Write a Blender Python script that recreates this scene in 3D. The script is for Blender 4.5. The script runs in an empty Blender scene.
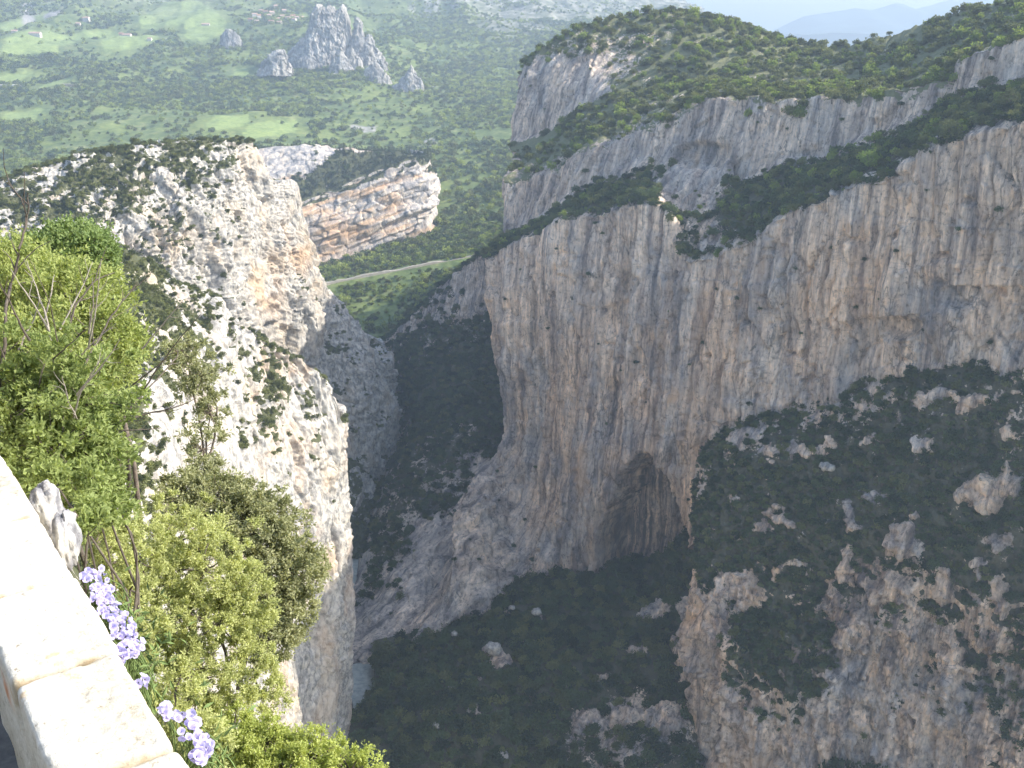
import bpy, math, random
import numpy as np
from mathutils import Vector

random.seed(7)
RNG = np.random.default_rng(11)
sc = bpy.context.scene
COL = sc.collection

# ------------------------------------------------------------------ camera, sky, sun, exposure
F = 1005.0                       # focal length in pixels of a 1024 wide frame
PITCH = math.radians(20.0)
CP, SP = math.cos(PITCH), math.sin(PITCH)
cam_d = bpy.data.cameras.new('camera')
cam_d.sensor_width = 36.0
cam_d.lens = F / 1024.0 * 36.0
cam_d.clip_start = 0.05
cam_d.clip_end = 60000
cam = bpy.data.objects.new('camera', cam_d)
COL.objects.link(cam)
cam.rotation_euler = (math.radians(90) - PITCH, 0, 0)
sc.camera = cam

SUN_AZ, SUN_EL = math.radians(90), math.radians(36)      # azimuth clockwise from straight ahead (+Y)
sun_dir = Vector((math.sin(SUN_AZ) * math.cos(SUN_EL), math.cos(SUN_AZ) * math.cos(SUN_EL), math.sin(SUN_EL)))
sd = bpy.data.lights.new('sun', 'SUN')
sd.energy = 4.0
sd.angle = math.radians(0.5)
sd.color = (1.0, 0.94, 0.84)
sun = bpy.data.objects.new('sun', sd)
sun.rotation_euler = (-sun_dir).to_track_quat('-Z', 'Y').to_euler()
COL.objects.link(sun)

world = bpy.data.worlds.new('World')
sc.world = world
world.use_nodes = True
wn = world.node_tree
bg = wn.nodes['Background']
sky = wn.nodes.new('ShaderNodeTexSky')
sky.sky_type = 'NISHITA'
sky.sun_disc = False
sky.sun_elevation = SUN_EL
sky.sun_rotation = SUN_AZ
sky.altitude = 800
sky.air_density = 1.0
sky.dust_density = 3.0
wn.links.new(sky.outputs[0], bg.inputs[0])
bg.inputs[1].default_value = 0.15

sc.view_settings.view_transform = 'Standard'
sc.view_settings.look = 'None'
sc.view_settings.exposure = 1.42
sc.view_settings.gamma = 1.0
sc.render.engine = 'CYCLES'
sc.cycles.max_bounces = 6
sc.cycles.diffuse_bounces = 3
sc.cycles.volume_bounces = 0
sc.cycles.transparent_max_bounces = 4
sc.cycles.use_denoising = True
sc.cycles.use_adaptive_sampling = True
sc.cycles.adaptive_threshold = 0.03

# ------------------------------------------------------------------ helpers
def P(px, py, Y):
    """world point seen at pixel (px, py) at forward distance Y from the eye"""
    xc, yc = (px - 512.0) / F, (384.0 - py) / F
    fw, up = CP + yc * SP, yc * CP - SP
    t = Y / fw
    return (xc * t, Y, up * t)

def PZ(px, py, z):
    xc, yc = (px - 512.0) / F, (384.0 - py) / F
    fw, up = CP + yc * SP, yc * CP - SP
    t = z / up
    return (xc * t, fw * t, z)

def project(p):
    p = np.asarray(p, float)
    x, y, z = p[..., 0], p[..., 1], p[..., 2]
    d = y * CP - z * SP
    d = np.where(np.abs(d) < 1e-6, 1e-6, d)
    v = y * SP + z * CP
    return 512 + F * x / d, 384 - F * v / d, d

def _hash(i, j, k, seed):
    h = (i.astype(np.uint32) * np.uint32(374761393)) ^ (j.astype(np.uint32) * np.uint32(668265263)) \
        ^ (k.astype(np.uint32) * np.uint32(2147483647)) ^ np.uint32((seed * 974634777) & 0xffffffff)
    h = (h ^ (h >> np.uint32(13))) * np.uint32(1274126177)
    h = (h ^ (h >> np.uint32(16))) * np.uint32(2246822519)
    h = h ^ (h >> np.uint32(13))
    return h.astype(np.float32) / np.float32(4294967295.0)

def vn(p, seed=0):
    """value noise, -1..1; p (N,3)"""
    f = np.floor(p); t = (p - f).astype(np.float32); t = t * t * t * (t * (t * 6 - 15) + 10)
    i = f.astype(np.int64)
    r = 0
    for a in (0, 1):
        wa = t[:, 0] if a else 1 - t[:, 0]
        for b in (0, 1):
            wb = t[:, 1] if b else 1 - t[:, 1]
            for c in (0, 1):
                wc = t[:, 2] if c else 1 - t[:, 2]
                r = r + wa * wb * wc * _hash(i[:, 0] + a, i[:, 1] + b, i[:, 2] + c, seed)
    return r * 2 - 1

def fbm(p, octv=4, seed=0, gain=0.5, ridged=False):
    s, a, n = 0, 1.0, 0.0
    q = np.array(p, float)
    for o in range(octv):
        v = vn(q, seed + o * 17)
        if ridged:
            v = 1 - 2 * np.abs(v)
        s = s + a * v
        n += a
        a *= gain
        q = q * 2.03 + 11.3
    return s / n

def vor(p, seed=0):
    """worley: random of nearest cell (-1..1) and border distance F2-F1"""
    f = np.floor(p).astype(np.int64)
    d1 = np.full(len(p), 9.0); d2 = np.full(len(p), 9.0); r1 = np.zeros(len(p))
    for a in (-1, 0, 1):
        for b in (-1, 0, 1):
            for c in (-1, 0, 1):
                i, j, k = f[:, 0] + a, f[:, 1] + b, f[:, 2] + c
                hx = _hash(i, j, k, seed); hy = _hash(i, j, k, seed + 101); hz = _hash(i, j, k, seed + 202)
                d = (i + hx - p[:, 0]) ** 2 + (j + hy - p[:, 1]) ** 2 + (k + hz - p[:, 2]) ** 2
                n1 = d < d1
                d2 = np.where(n1, d1, np.minimum(d2, d))
                r1 = np.where(n1, hx * 2 - 1, r1)
                d1 = np.where(n1, d, d1)
    return r1, np.sqrt(d2) - np.sqrt(d1)

def sstep(a, b, x):
    t = np.clip((x - a) / (b - a), 0, 1)
    return t * t * (3 - 2 * t)

def mesh_from(name, verts, faces_flat, counts, mats, attrs=None, smooth=True, mat_idx=None):
    me = bpy.data.meshes.new(name)
    verts = np.ascontiguousarray(verts, np.float32).reshape(-1, 3)
    faces_flat = np.ascontiguousarray(faces_flat, np.int32).ravel()
    counts = np.ascontiguousarray(counts, np.int32)
    me.vertices.add(len(verts)); me.vertices.foreach_set('co', verts.ravel())
    me.loops.add(len(faces_flat)); me.loops.foreach_set('vertex_index', faces_flat)
    me.polygons.add(len(counts))
    st = np.zeros(len(counts), np.int32); st[1:] = np.cumsum(counts)[:-1]
    me.polygons.foreach_set('loop_start', st)
    me.polygons.foreach_set('loop_total', counts)
    for m in (mats if isinstance(mats, (list, tuple)) else [mats]):
        me.materials.append(m)
    if mat_idx is not None:
        me.polygons.foreach_set('material_index', np.ascontiguousarray(mat_idx, np.int32))
    me.polygons.foreach_set('use_smooth', np.full(len(counts), smooth, bool))
    for k, v in (attrs or {}).items():
        a = me.attributes.new(k, 'FLOAT', 'POINT')
        a.data.foreach_set('value', np.ascontiguousarray(v, np.float32).ravel())
    me.update(calc_edges=True)
    me.validate()
    return me

def link(name, me, parent=None, loc=None):
    o = bpy.data.objects.new(name, me)
    COL.objects.link(o)
    if parent is not None:
        o.parent = parent
    if loc is not None:
        o.location = loc
    return o

def tag(o, label=None, cat=None, group=None, kind=None):
    if label: o['label'] = label
    if cat: o['category'] = cat
    if group: o['group'] = group
    if kind: o['kind'] = kind
    return o

def empty(name, loc=(0, 0, 0)):
    o = bpy.data.objects.new(name, None)
    o.empty_display_size = 0.2
    COL.objects.link(o)
    o.location = loc
    return o

# ------------------------------------------------------------------ materials
def nt(name):
    m = bpy.data.materials.new(name); m.use_nodes = True
    t = m.node_tree
    b = t.nodes['Principled BSDF']
    b.inputs['Roughness'].default_value = 0.9
    if 'Specular IOR Level' in b.inputs:
        b.inputs['Specular IOR Level'].default_value = 0.15
    return m, t, b

def node(t, kind, **kw):
    n = t.nodes.new(kind)
    for k, v in kw.items():
        setattr(n, k, v)
    return n

def tex(t, scale3, detail=4.0, rough=0.55, rotz=0.0, scale=1.0, distort=0.0, typ='ShaderNodeTexNoise'):
    tc = node(t, 'ShaderNodeTexCoord')
    mp = node(t, 'ShaderNodeMapping')
    mp.inputs['Rotation'].default_value = (0, 0, rotz)
    vm = node(t, 'ShaderNodeVectorMath', operation='MULTIPLY')
    t.links.new(tc.outputs['Object'], mp.inputs['Vector'])
    t.links.new(mp.outputs[0], vm.inputs[0])
    vm.inputs[1].default_value = scale3
    n = node(t, typ)
    n.inputs['Scale'].default_value = scale
    if typ == 'ShaderNodeTexNoise':
        n.inputs['Detail'].default_value = detail
        n.inputs['Roughness'].default_value = rough
        n.inputs['Distortion'].default_value = distort
    t.links.new(vm.outputs[0], n.inputs['Vector'])
    return n

def ramp(t, fac, stops):
    r = node(t, 'ShaderNodeValToRGB')
    e = r.color_ramp.elements
    while len(e) > 1: e.remove(e[-1])
    for i, (p, c) in enumerate(stops):
        el = e[0] if i == 0 else e.new(p)
        el.position = p
        el.color = (*c, 1) if len(c) == 3 else c
    t.links.new(fac, r.inputs[0])
    return r.outputs[0]

def mix(t, fac, a, b, typ='MIX'):
    m = node(t, 'ShaderNodeMix', data_type='RGBA', blend_type=typ)
    m.clamp_factor = True
    for i, v in ((0, fac), (6, a), (7, b)):
        if isinstance(v, (int, float)):
            m.inputs[i].default_value = v
        elif isinstance(v, tuple):
            m.inputs[i].default_value = (*v, 1) if len(v) == 3 else v
        else:
            t.links.new(v, m.inputs[i])
    return m.outputs[2]

def attr(t, name):
    a = node(t, 'ShaderNodeAttribute'); a.attribute_name = name
    return a.outputs['Fac']

def math_(t, op, a, b=None):
    m = node(t, 'ShaderNodeMath', operation=op)
    for i, v in ((0, a), (1, b)):
        if v is None: continue
        if isinstance(v, (int, float)): m.inputs[i].default_value = v
        else: t.links.new(v, m.inputs[i])
    return m.outputs[0]

def bump(t, b, height, dist, strength=0.6):
    n = node(t, 'ShaderNodeBump')
    n.inputs['Strength'].default_value = strength
    n.inputs['Distance'].default_value = dist
    t.links.new(height, n.inputs['Height'])
    t.links.new(n.outputs[0], b.inputs['Normal'])

BW = (0, 0, 0); WH = (1, 1, 1)

def cracks(t, scale3, rotz=0.0, width=0.035, warp=0.35):
    """broken network of thin joints: 1 in a crack, 0 elsewhere"""
    n = tex(t, tuple(x * 2.2 for x in scale3), 4, 0.6, rotz)
    v = tex(t, scale3, rotz=rotz, typ='ShaderNodeTexVoronoi')
    v.feature = 'DISTANCE_TO_EDGE'
    old = v.inputs['Vector'].links[0].from_socket
    sc_ = node(t, 'ShaderNodeVectorMath', operation='SCALE'); sc_.inputs['Scale'].default_value = warp * 2
    t.links.new(n.outputs['Color'], sc_.inputs[0])
    ad = node(t, 'ShaderNodeVectorMath', operation='ADD')
    t.links.new(old, ad.inputs[0]); t.links.new(sc_.outputs[0], ad.inputs[1])
    t.links.new(ad.outputs[0], v.inputs['Vector'])
    line = ramp(t, v.outputs['Distance'], [(width * 0.25, WH), (width, BW)])
    br = tex(t, tuple(x * 1.1 for x in scale3), 3, 0.6, rotz)
    return math_(t, 'MULTIPLY', line, ramp(t, br.outputs[0], [(0.44, BW), (0.56, WH)]))

def rock_pale(name='pale_limestone', light=(0.53, 0.49, 0.425), grey=(0.34, 0.325, 0.30), warm=(0.55, 0.42, 0.28),
              scrub=(0.085, 0.09, 0.045), unit=1.0):
    m, t, b = nt(name)
    big = tex(t, (0.03 / unit,) * 3, 5, 0.6)
    fine = tex(t, (0.35 / unit, 0.35 / unit, 0.22 / unit), 6, 0.65)
    c = ramp(t, fine.outputs[0], [(0.36, tuple(x * 0.6 for x in grey)), (0.47, grey), (0.58, light), (0.75, tuple(min(1, x * 1.12) for x in light))])
    w = ramp(t, big.outputs[0], [(0.5, BW), (0.68, WH)])
    c = mix(t, math_(t, 'MULTIPLY', w, 0.55), c, warm)
    ck = cracks(t, (0.085 / unit, 0.085 / unit, 0.035 / unit))
    c = mix(t, math_(t, 'MULTIPLY', ck, 0.55), c, (0.16, 0.15, 0.135))
    st = attr(t, 'stain')
    c = mix(t, st, c, (0.60, 0.37, 0.19))
    veg = attr(t, 'veg')
    vn_ = tex(t, (0.5 / unit,) * 3, 4, 0.6)
    vv = math_(t, 'GREATER_THAN', math_(t, 'ADD', veg, math_(t, 'MULTIPLY', vn_.outputs[0], 0.6)), 0.82)
    c = mix(t, vv, c, scrub)
    t.links.new(c, b.inputs['Base Color'])
    bump(t, b, fine.outputs[0], 1.2 * unit, 0.7)
    return m

def rock_streaked(name='streaked_limestone'):
    m, t, b = nt(name)
    R = math.radians(45)
    wide = tex(t, (0.05, 0.02, 0.010), 5, 0.62, R, distort=0.8)
    mid = tex(t, (0.13, 0.04, 0.012), 6, 0.68, R, distort=0.5)
    thin = tex(t, (0.42, 0.10, 0.022), 5, 0.68, R, distort=0.3)
    patch = tex(t, (0.018, 0.018, 0.022), 5, 0.65, distort=0.5)
    grain = tex(t, (0.42, 0.42, 0.30), 6, 0.72)
    hole = tex(t, (0.16, 0.16, 0.10), 5, 0.7, R, distort=0.4)
    cool = ramp(t, mid.outputs[0], [(0.37, (0.19, 0.175, 0.17)), (0.44, (0.33, 0.30, 0.285)), (0.52, (0.48, 0.425, 0.375)), (0.62, (0.70, 0.60, 0.50))])
    warm = ramp(t, mid.outputs[0], [(0.37, (0.26, 0.20, 0.17)), (0.47, (0.52, 0.395, 0.295)), (0.62, (0.78, 0.61, 0.46))])
    f = math_(t, 'ADD', math_(t, 'MULTIPLY', wide.outputs[0], 0.6), math_(t, 'MULTIPLY', patch.outputs[0], 0.4))
    fw = ramp(t, f, [(0.42, BW), (0.53, WH)])
    fw = math_(t, 'MULTIPLY', fw, math_(t, 'ADD', math_(t, 'MULTIPLY', attr(t, 'warmth'), 0.85), 0.2))
    c = mix(t, fw, cool, warm)
    # thin water streaks come and go with the patches of the rock
    td = ramp(t, thin.outputs[0], [(0.38, (0.48, 0.47, 0.49)), (0.46, (0.9, 0.9, 0.91)), (0.60, (1.30, 1.24, 1.16))])
    pm = ramp(t, patch.outputs[0], [(0.40, (0.25,) * 3), (0.60, (0.95,) * 3)])
    c = mix(t, pm, c, mix(t, 1.0, c, td, 'MULTIPLY'))
    pt = ramp(t, patch.outputs[0], [(0.30, (0.80, 0.81, 0.84)), (0.5, WH), (0.70, (1.12, 1.09, 1.05))])
    c = mix(t, 1.0, c, pt, 'MULTIPLY')
    gd = ramp(t, grain.outputs[0], [(0.36, (0.46, 0.46, 0.47)), (0.45, (0.92, 0.92, 0.92)), (0.55, WH), (0.66, (1.25, 1.22, 1.17))])
    c = mix(t, 1.0, c, gd, 'MULTIPLY')
    c = mix(t, attr(t, 'stain'), c, mix(t, mid.outputs[0], (0.44, 0.27, 0.15), (0.64, 0.42, 0.24)))
    dark_streak = math_(t, 'MULTIPLY', attr(t, 'dark_streak'), ramp(t, thin.outputs[0], [(0.42, WH), (0.56, (0.15,) * 3)]))
    c = mix(t, dark_streak, c, (0.085, 0.08, 0.08))
    ck = cracks(t, (0.055, 0.055, 0.017), R, 0.03)
    c = mix(t, math_(t, 'MULTIPLY', ck, 0.6), c, (0.10, 0.095, 0.09))
    bd = cracks(t, (0.02, 0.02, 0.075), R, 0.03)
    c = mix(t, math_(t, 'MULTIPLY', bd, 0.35), c, (0.13, 0.12, 0.11))
    hd = ramp(t, hole.outputs[0], [(0.64, BW), (0.68, WH)])
    c = mix(t, math_(t, 'MULTIPLY', hd, 0.75), c, (0.09, 0.09, 0.075))
    veg = attr(t, 'veg')
    vn_ = tex(t, (0.45,) * 3, 5, 0.7)
    vv = math_(t, 'GREATER_THAN', math_(t, 'ADD', math_(t, 'MULTIPLY', veg, 0.8), math_(t, 'MULTIPLY', vn_.outputs[0], 1.1)), 0.98)
    scr = mix(t, vn_.outputs[0], (0.055, 0.06, 0.035), (0.14, 0.13, 0.085))
    dryc = mix(t, grain.outputs[0], (0.09, 0.11, 0.045), (0.24, 0.23, 0.13))
    c = mix(t, vv, c, mix(t, attr(t, 'dry'), scr, dryc))
    t.links.new(c, b.inputs['Base Color'])
    h = math_(t, 'ADD', math_(t, 'MULTIPLY', mid.outputs[0], 0.7), math_(t, 'MULTIPLY', grain.outputs[0], 0.9))
    bump(t, b, h, 2.0, 0.8)
    return m

def leaf_mat(name, dark, light, scale=0.5, trans=0.25, rand=0.7):
    m, t, b = nt(name)
    oi = node(t, 'ShaderNodeObjectInfo')
    n = tex(t, (scale,) * 3, 3, 0.6)
    f = math_(t, 'ADD', math_(t, 'MULTIPLY', oi.outputs['Random'], rand), math_(t, 'MULTIPLY', n.outputs[0], 1.2 - rand))
    c = ramp(t, f, [(0.2, dark), (0.9, light)])
    t.links.new(c, b.inputs['Base Color'])
    b.inputs['Roughness'].default_value = 0.65
    tr = node(t, 'ShaderNodeBsdfTranslucent')
    c2 = mix(t, 1.0, c, (1.25, 1.25, 0.7), 'MULTIPLY')
    t.links.new(c2, tr.inputs['Color'])
    ms = node(t, 'ShaderNodeMixShader')
    ms.inputs[0].default_value = trans
    t.links.new(b.outputs[0], ms.inputs[1]); t.links.new(tr.outputs[0], ms.inputs[2])
    out = t.nodes['Material Output']
    t.links.new(ms.outputs[0], out.inputs['Surface'])
    return m

def plain(name, col, rough=0.85, var=0.2, scale=3.0):
    m, t, b = nt(name)
    n = tex(t, (scale,) * 3, 5, 0.6)
    c = ramp(t, n.outputs[0], [(0.3, tuple(x * (1 - var) for x in col)), (0.7, tuple(min(1, x * (1 + var)) for x in col))])
    t.links.new(c, b.inputs['Base Color'])
    b.inputs['Roughness'].default_value = rough
    return m

M_PALE = rock_pale()
M_STREAK = rock_streaked()
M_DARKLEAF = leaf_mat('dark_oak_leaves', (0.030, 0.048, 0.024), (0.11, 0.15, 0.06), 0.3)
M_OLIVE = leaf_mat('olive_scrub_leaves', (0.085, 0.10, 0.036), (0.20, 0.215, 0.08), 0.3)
M_SUNDARK = leaf_mat('sunlit_oak_leaves', (0.060, 0.075, 0.034), (0.14, 0.16, 0.065), 0.3, 0.3)  # lit copy of the dark oak leaves: sunlight put into the colour
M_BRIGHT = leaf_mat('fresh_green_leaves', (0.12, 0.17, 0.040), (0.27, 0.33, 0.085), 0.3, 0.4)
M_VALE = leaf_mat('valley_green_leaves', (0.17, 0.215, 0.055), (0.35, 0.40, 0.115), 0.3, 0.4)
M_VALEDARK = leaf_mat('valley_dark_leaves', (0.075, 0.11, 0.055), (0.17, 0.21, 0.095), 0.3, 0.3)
M_PINE = leaf_mat('pine_needles', (0.045, 0.060, 0.034), (0.09, 0.11, 0.052), 0.3)
M_BARK = plain('grey_brown_bark', (0.15, 0.12, 0.095), 0.9, 0.4, 8)
# ------------------------------------------------------------------ terrain: lofted sheets of real rock
LOFTS = {}

def loft(name, rows, nv, nu, u0, u1, mat, style, seed, rock, veg, smooth_u=5, amp=1.0, flat=False, feat=None,
         vegcut=(0.55, 0.8), vegfreq=0.05, vegscale=0.5, fields=None, label=None):
    """rows: list of lists of (u,x,y,z), top to bottom; nv: grid rows in each interval; rock/veg: per row scalar or [(u,val)..]"""
    U = np.linspace(u0, u1, nu)
    def ev(r):
        r = sorted(r)
        uu = [q[0] for q in r]
        return np.stack([np.interp(U, uu, [q[k] for q in r]) for k in (1, 2, 3)], 1)
    def eva(v):
        if isinstance(v, (int, float)): return np.full(nu, float(v))
        return np.interp(U, [q[0] for q in v], [q[1] for q in v])
    A = [ev(r) for r in rows]
    RK = [eva(v) for v in rock]; VG = [eva(v) for v in veg]
    if smooth_u > 1:
        k = np.ones(smooth_u) / smooth_u
        h = smooth_u // 2
        for i, a in enumerate(A):
            p = np.pad(a, ((h, h), (0, 0)), mode='edge')
            A[i] = np.stack([np.convolve(p[:, c], k, 'valid') for c in range(3)], 1)
    G, R, V = [], [], []
    for i in range(len(A) - 1):
        n = nv[i]
        for j in range(n):
            w = j / n
            G.append(A[i] * (1 - w) + A[i + 1] * w)
            R.append(RK[i] * (1 - w) + RK[i + 1] * w)
            V.append(VG[i] * (1 - w) + VG[i + 1] * w)
    G.append(A[-1]); R.append(RK[-1]); V.append(VG[-1])
    G, R, V = np.array(G), np.array(R), np.array(V)
    def normals(g):
        du = np.gradient(g, axis=1); dv = np.gradient(g, axis=0)
        n = np.cross(dv, du)
        l = np.linalg.norm(n, axis=2, keepdims=True); l[l == 0] = 1
        return n / l
    N = normals(G)
    # smooth the normals so that sharp rims displace cleanly
    for _ in range(3):
        q = np.pad(N, ((2, 2), (2, 2), (0, 0)), mode='edge')
        N = (q[2:-2, 2:-2] * 2 + q[:-4, 2:-2] + q[4:, 2:-2] + q[2:-2, :-4] + q[2:-2, 4:])
        N /= np.maximum(np.linalg.norm(N, axis=2, keepdims=True), 1e-6)
    p = G.reshape(-1, 3)
    D = style(p, seed).reshape(R.shape) * R * amp
    H = G + N * D[..., None]
    px, py, dep = project(G)
    attrs = {'stain': np.zeros_like(R), 'warmth': np.zeros_like(R), 'dry': np.zeros_like(R)}
    if feat: H = feat(H, N, px, py, attrs)
    N2 = normals(H)
    q = np.pad(N2, ((2, 2), (2, 2), (0, 0)), mode='edge')
    NS = sum(q[a:a + N2.shape[0], b:b + N2.shape[1]] for a in range(5) for b in range(5))
    NS /= np.maximum(np.linalg.norm(NS, axis=2, keepdims=True), 1e-6)
    hp = H.reshape(-1, 3)
    slope = sstep(vegcut[0], vegcut[1], NS[..., 2])
    nz = fbm(hp * vegfreq, 6, seed + 900, 0.68).reshape(R.shape) * 1.25
    vg = np.clip(V * 1.0 + nz * vegscale - 0.15, 0, 1) * np.where(V > 1.2, 1.0, slope)
    vg = np.clip(vg, 0, 1)
    if 'bare' in attrs: vg = vg * (1 - np.clip(attrs['bare'], 0, 1))
    attrs['veg'] = vg
    nvv, nuu = R.shape
    idx = np.arange(nvv * nuu).reshape(nvv, nuu)
    f = np.stack([idx[:-1, :-1], idx[1:, :-1], idx[1:, 1:], idx[:-1, 1:]], -1).reshape(-1, 4)
    me = mesh_from(name, hp, f, np.full(len(f), 4), mat, attrs, smooth=not flat)
    o = tag(link(name, me), label=label, kind='structure')
    cu = np.gradient(H, axis=1); cv = np.gradient(H, axis=0)
    area = np.linalg.norm(np.cross(cu, cv), axis=2)
    LOFTS[name] = dict(H=H, N=NS, veg=vg, V=V, area=area, o=o, px=px, py=py)
    return o

def I(px, py, Y, base=0.0, span=1024.0):
    return ((px - base) / span, *P(px, py, Y))

def back(row, dx, dy, dz):
    return [(u, x + dx, y + dy, z + dz) for (u, x, y, z) in row]

# ---- displacement styles
def saw(t):
    f = t - np.floor(t)
    return f - 0.5

def st_blocky(p, seed):
    w = p + 6.0 * np.stack([fbm(p * 0.05, 3, seed + 1), fbm(p * 0.05, 3, seed + 2), fbm(p * 0.05, 3, seed + 3)], 1)
    q = lambda a, c: w / np.array([a, a, c])
    r1, _ = vor(q(20, 46), seed + 5)
    r2, e2 = vor(q(7.0, 13), seed + 6)
    r3, _ = vor(q(2.6, 3.4), seed + 7)
    br = np.clip(0.55 + 1.5 * fbm(p / 28.0, 3, seed + 21), 0.08, 1.1)     # broken zones between smoother slabs
    # ribs and gullies running down the face, beds stepping across it
    d = 6.0 * fbm(p * 0.018, 3, seed) + 7.0 * fbm(q(30, 130), 3, seed + 11, ridged=True) + 4.0 * r1 + br * (2.0 * r2 + 0.9 * r3)
    d = d - 1.5 * br * np.exp(-e2 * 14) - 3.0 * np.maximum(0, fbm(q(7, 40), 3, seed + 22, ridged=True) - 0.45) * 3
    bed = w[:, 2] / 9.0 + 0.16 * w[:, 0] / 9.0 + 0.8 * fbm(p / 40.0, 2, seed + 12)
    am = np.clip(0.5 + 1.2 * fbm(p / 35.0, 2, seed + 13), 0, 1)
    d = d + 2.6 * am * saw(bed) + 1.0 * saw(bed * 3.1 + 0.4 * r2)
    d = d + br * 0.9 * fbm(p * 0.4, 4, seed + 8, ridged=True) + (0.2 + 0.5 * br) * fbm(q(1.6, 6.0), 3, seed + 9, ridged=True)
    return d

def st_wall(p, seed):
    c = math.sqrt(0.5)
    s = p[:, 0] * c - p[:, 1] * c
    t = p[:, 0] * c + p[:, 1] * c
    z = p[:, 2]
    q = lambda a, b, cc: np.stack([s / a, t / b, z / cc], 1)
    s = s + 5.0 * fbm(q(22, 40, 30), 3, seed + 40)
    d = 8.0 * fbm(q(70, 200, 150), 2, seed) + 4.5 * fbm(q(24, 60, 110), 3, seed + 1)
    am = np.clip(0.55 + 1.4 * fbm(q(45, 60, 50), 3, seed + 20), 0, 1.3)
    d = d + (0.35 + am) * (2.6 * fbm(q(9, 30, 80), 2, seed + 2, ridged=True) + 1.3 * fbm(q(3.4, 12, 34), 2, seed + 3, ridged=True))
    d = d - 2.5 * np.maximum(0, fbm(q(7, 30, 70), 2, seed + 50, ridged=True) - 0.5) * 3
    r, e = vor(q(16, 30, 42), seed + 4)
    r2, e2 = vor(q(6, 12, 13), seed + 14)
    d = d + 2.2 * r - 1.2 * np.exp(-e * 12) + (1.3 - am) * 1.0 * r2
    d = d + 1.1 * fbm(p / 7.0, 4, seed + 5) + 0.5 * fbm(p / 2.2, 3, seed + 6)
    # overhung ledges and pockets
    bed = z / 26.0 - 0.12 * s / 26.0 + 0.9 * fbm(q(60, 90, 60), 2, seed + 30)
    d = d + 2.4 * np.clip(fbm(q(50, 60, 60), 2, seed + 31) + 0.25, 0, 1) * saw(bed)
    d = d - 3.2 * np.maximum(0, fbm(q(9, 40, 7), 3, seed + 7) - 0.33) * 4
    return d

def st_near(p, seed):
    w = p + 4.0 * np.stack([fbm(p * 0.06, 3, seed + 31), fbm(p * 0.06, 3, seed + 32), 0 * p[:, 0]], 1)
    q = lambda a, c: w / np.array([a, a, c])
    flute = 2.2 * fbm(q(9, 60), 3, seed + 33, ridged=True) + 1.0 * fbm(q(3.2, 24), 3, seed + 34, ridged=True)
    fiss = -3.5 * np.maximum(0, fbm(q(10, 70), 3, seed + 35, ridged=True) - 0.42) * 3
    return 0.55 * st_blocky(p, seed) + flute + fiss

def st_rough(p, seed):
    r2, e2 = vor(p / 9.0, seed + 6)
    return 4.0 * fbm(p * 0.02, 3, seed) + 1.6 * r2 + 1.2 * fbm(p * 0.12, 4, seed + 1)

def st_hill(p, seed):
    return 26 * fbm(p / 420.0, 4, seed, ridged=True) + 7 * fbm(p / 60.0, 3, seed + 3)

def st_mount(p, seed):
    return 110 * fbm(p / 900.0, 6, seed, ridged=True)

def st_strata(p, seed):
    # bedding dips to the left-front: layers climb towards the right
    h = p[:, 2] - 0.33 * p[:, 0] + 6 * fbm(p / 60.0, 3, seed + 9)
    q = np.stack([p[:, 0] / 60, p[:, 1] / 60, h / 9.0], 1)
    q2 = np.stack([p[:, 0] / 25, p[:, 1] / 25, h / 3.5], 1)
    r2, e2 = vor(np.stack([p[:, 0] / 16, p[:, 1] / 16, h / 12], 1), seed + 6)
    return 7 * fbm(p / 90.0, 3, seed) + 5.0 * vn(q, seed + 1) + 2.5 * vn(q2, seed + 2) + 2.5 * r2 - 1.5 * np.exp(-e2 * 9)

# ================================================================== RIGHT MASSIF (shaded wall, ledges, wooded top)
def RW(px, py, Y): return I(px, py, Y, 480, 680)
def W(u, x, y, z): return (u, x, y, z)
sky_r = [RW(516, 80, 960), RW(525, 62, 960), RW(545, 46, 960), RW(575, 29, 965), RW(610, 18, 970), RW(650, 12, 970), RW(690, 12, 965),
         RW(720, 20, 955), RW(750, 30, 940), RW(775, 40, 925), RW(800, 46, 905), RW(840, 46, 865), RW(870, 40, 830), RW(900, 31, 800),
         RW(950, 16, 760), RW(1000, 3, 725), RW(1024, -4, 710), RW(1160, -36, 640)]
wrapS = [W(-0.25, 260, 1500, -120), W(-0.05, 60, 1120, -90)]
def wrap(x, y, z): return [W(-0.25, x + 230, y + 520, z + 30), W(-0.07, x + 45, y + 160, z + 5)]
rim_dome = [RW(515, 88, 950), RW(530, 74, 945), RW(560, 66, 930), RW(590, 60, 920), RW(612, 68, 912), RW(640, 62, 905), RW(700, 52, 890),
            RW(750, 60, 860), RW(800, 70, 820), RW(850, 70, 780), RW(900, 54, 740), RW(950, 36, 705), RW(1024, 14, 650), RW(1160, -20, 590)]
foot_dome = [RW(512, 140, 925), RW(530, 136, 915), RW(560, 120, 900), RW(590, 103, 885), RW(620, 90, 875), RW(660, 84, 860), RW(700, 76, 845),
             RW(750, 78, 815), RW(800, 84, 775), RW(850, 84, 735), RW(900, 68, 700), RW(950, 52, 660), RW(1024, 28, 605), RW(1160, -6, 550)]
band_top = [RW(501, 181, 805), RW(520, 180, 800), RW(560, 168, 780), RW(590, 152, 765), RW(625, 139, 745), RW(662, 123, 720), RW(698, 105, 705),
            RW(719, 99, 695), RW(771, 102, 668), RW(813, 100, 648), RW(850, 94, 628), RW(900, 88, 605), RW(948, 76, 580), RW(958, 58, 576),
            RW(1024, 36, 552), RW(1160, 0, 500)]
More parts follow.
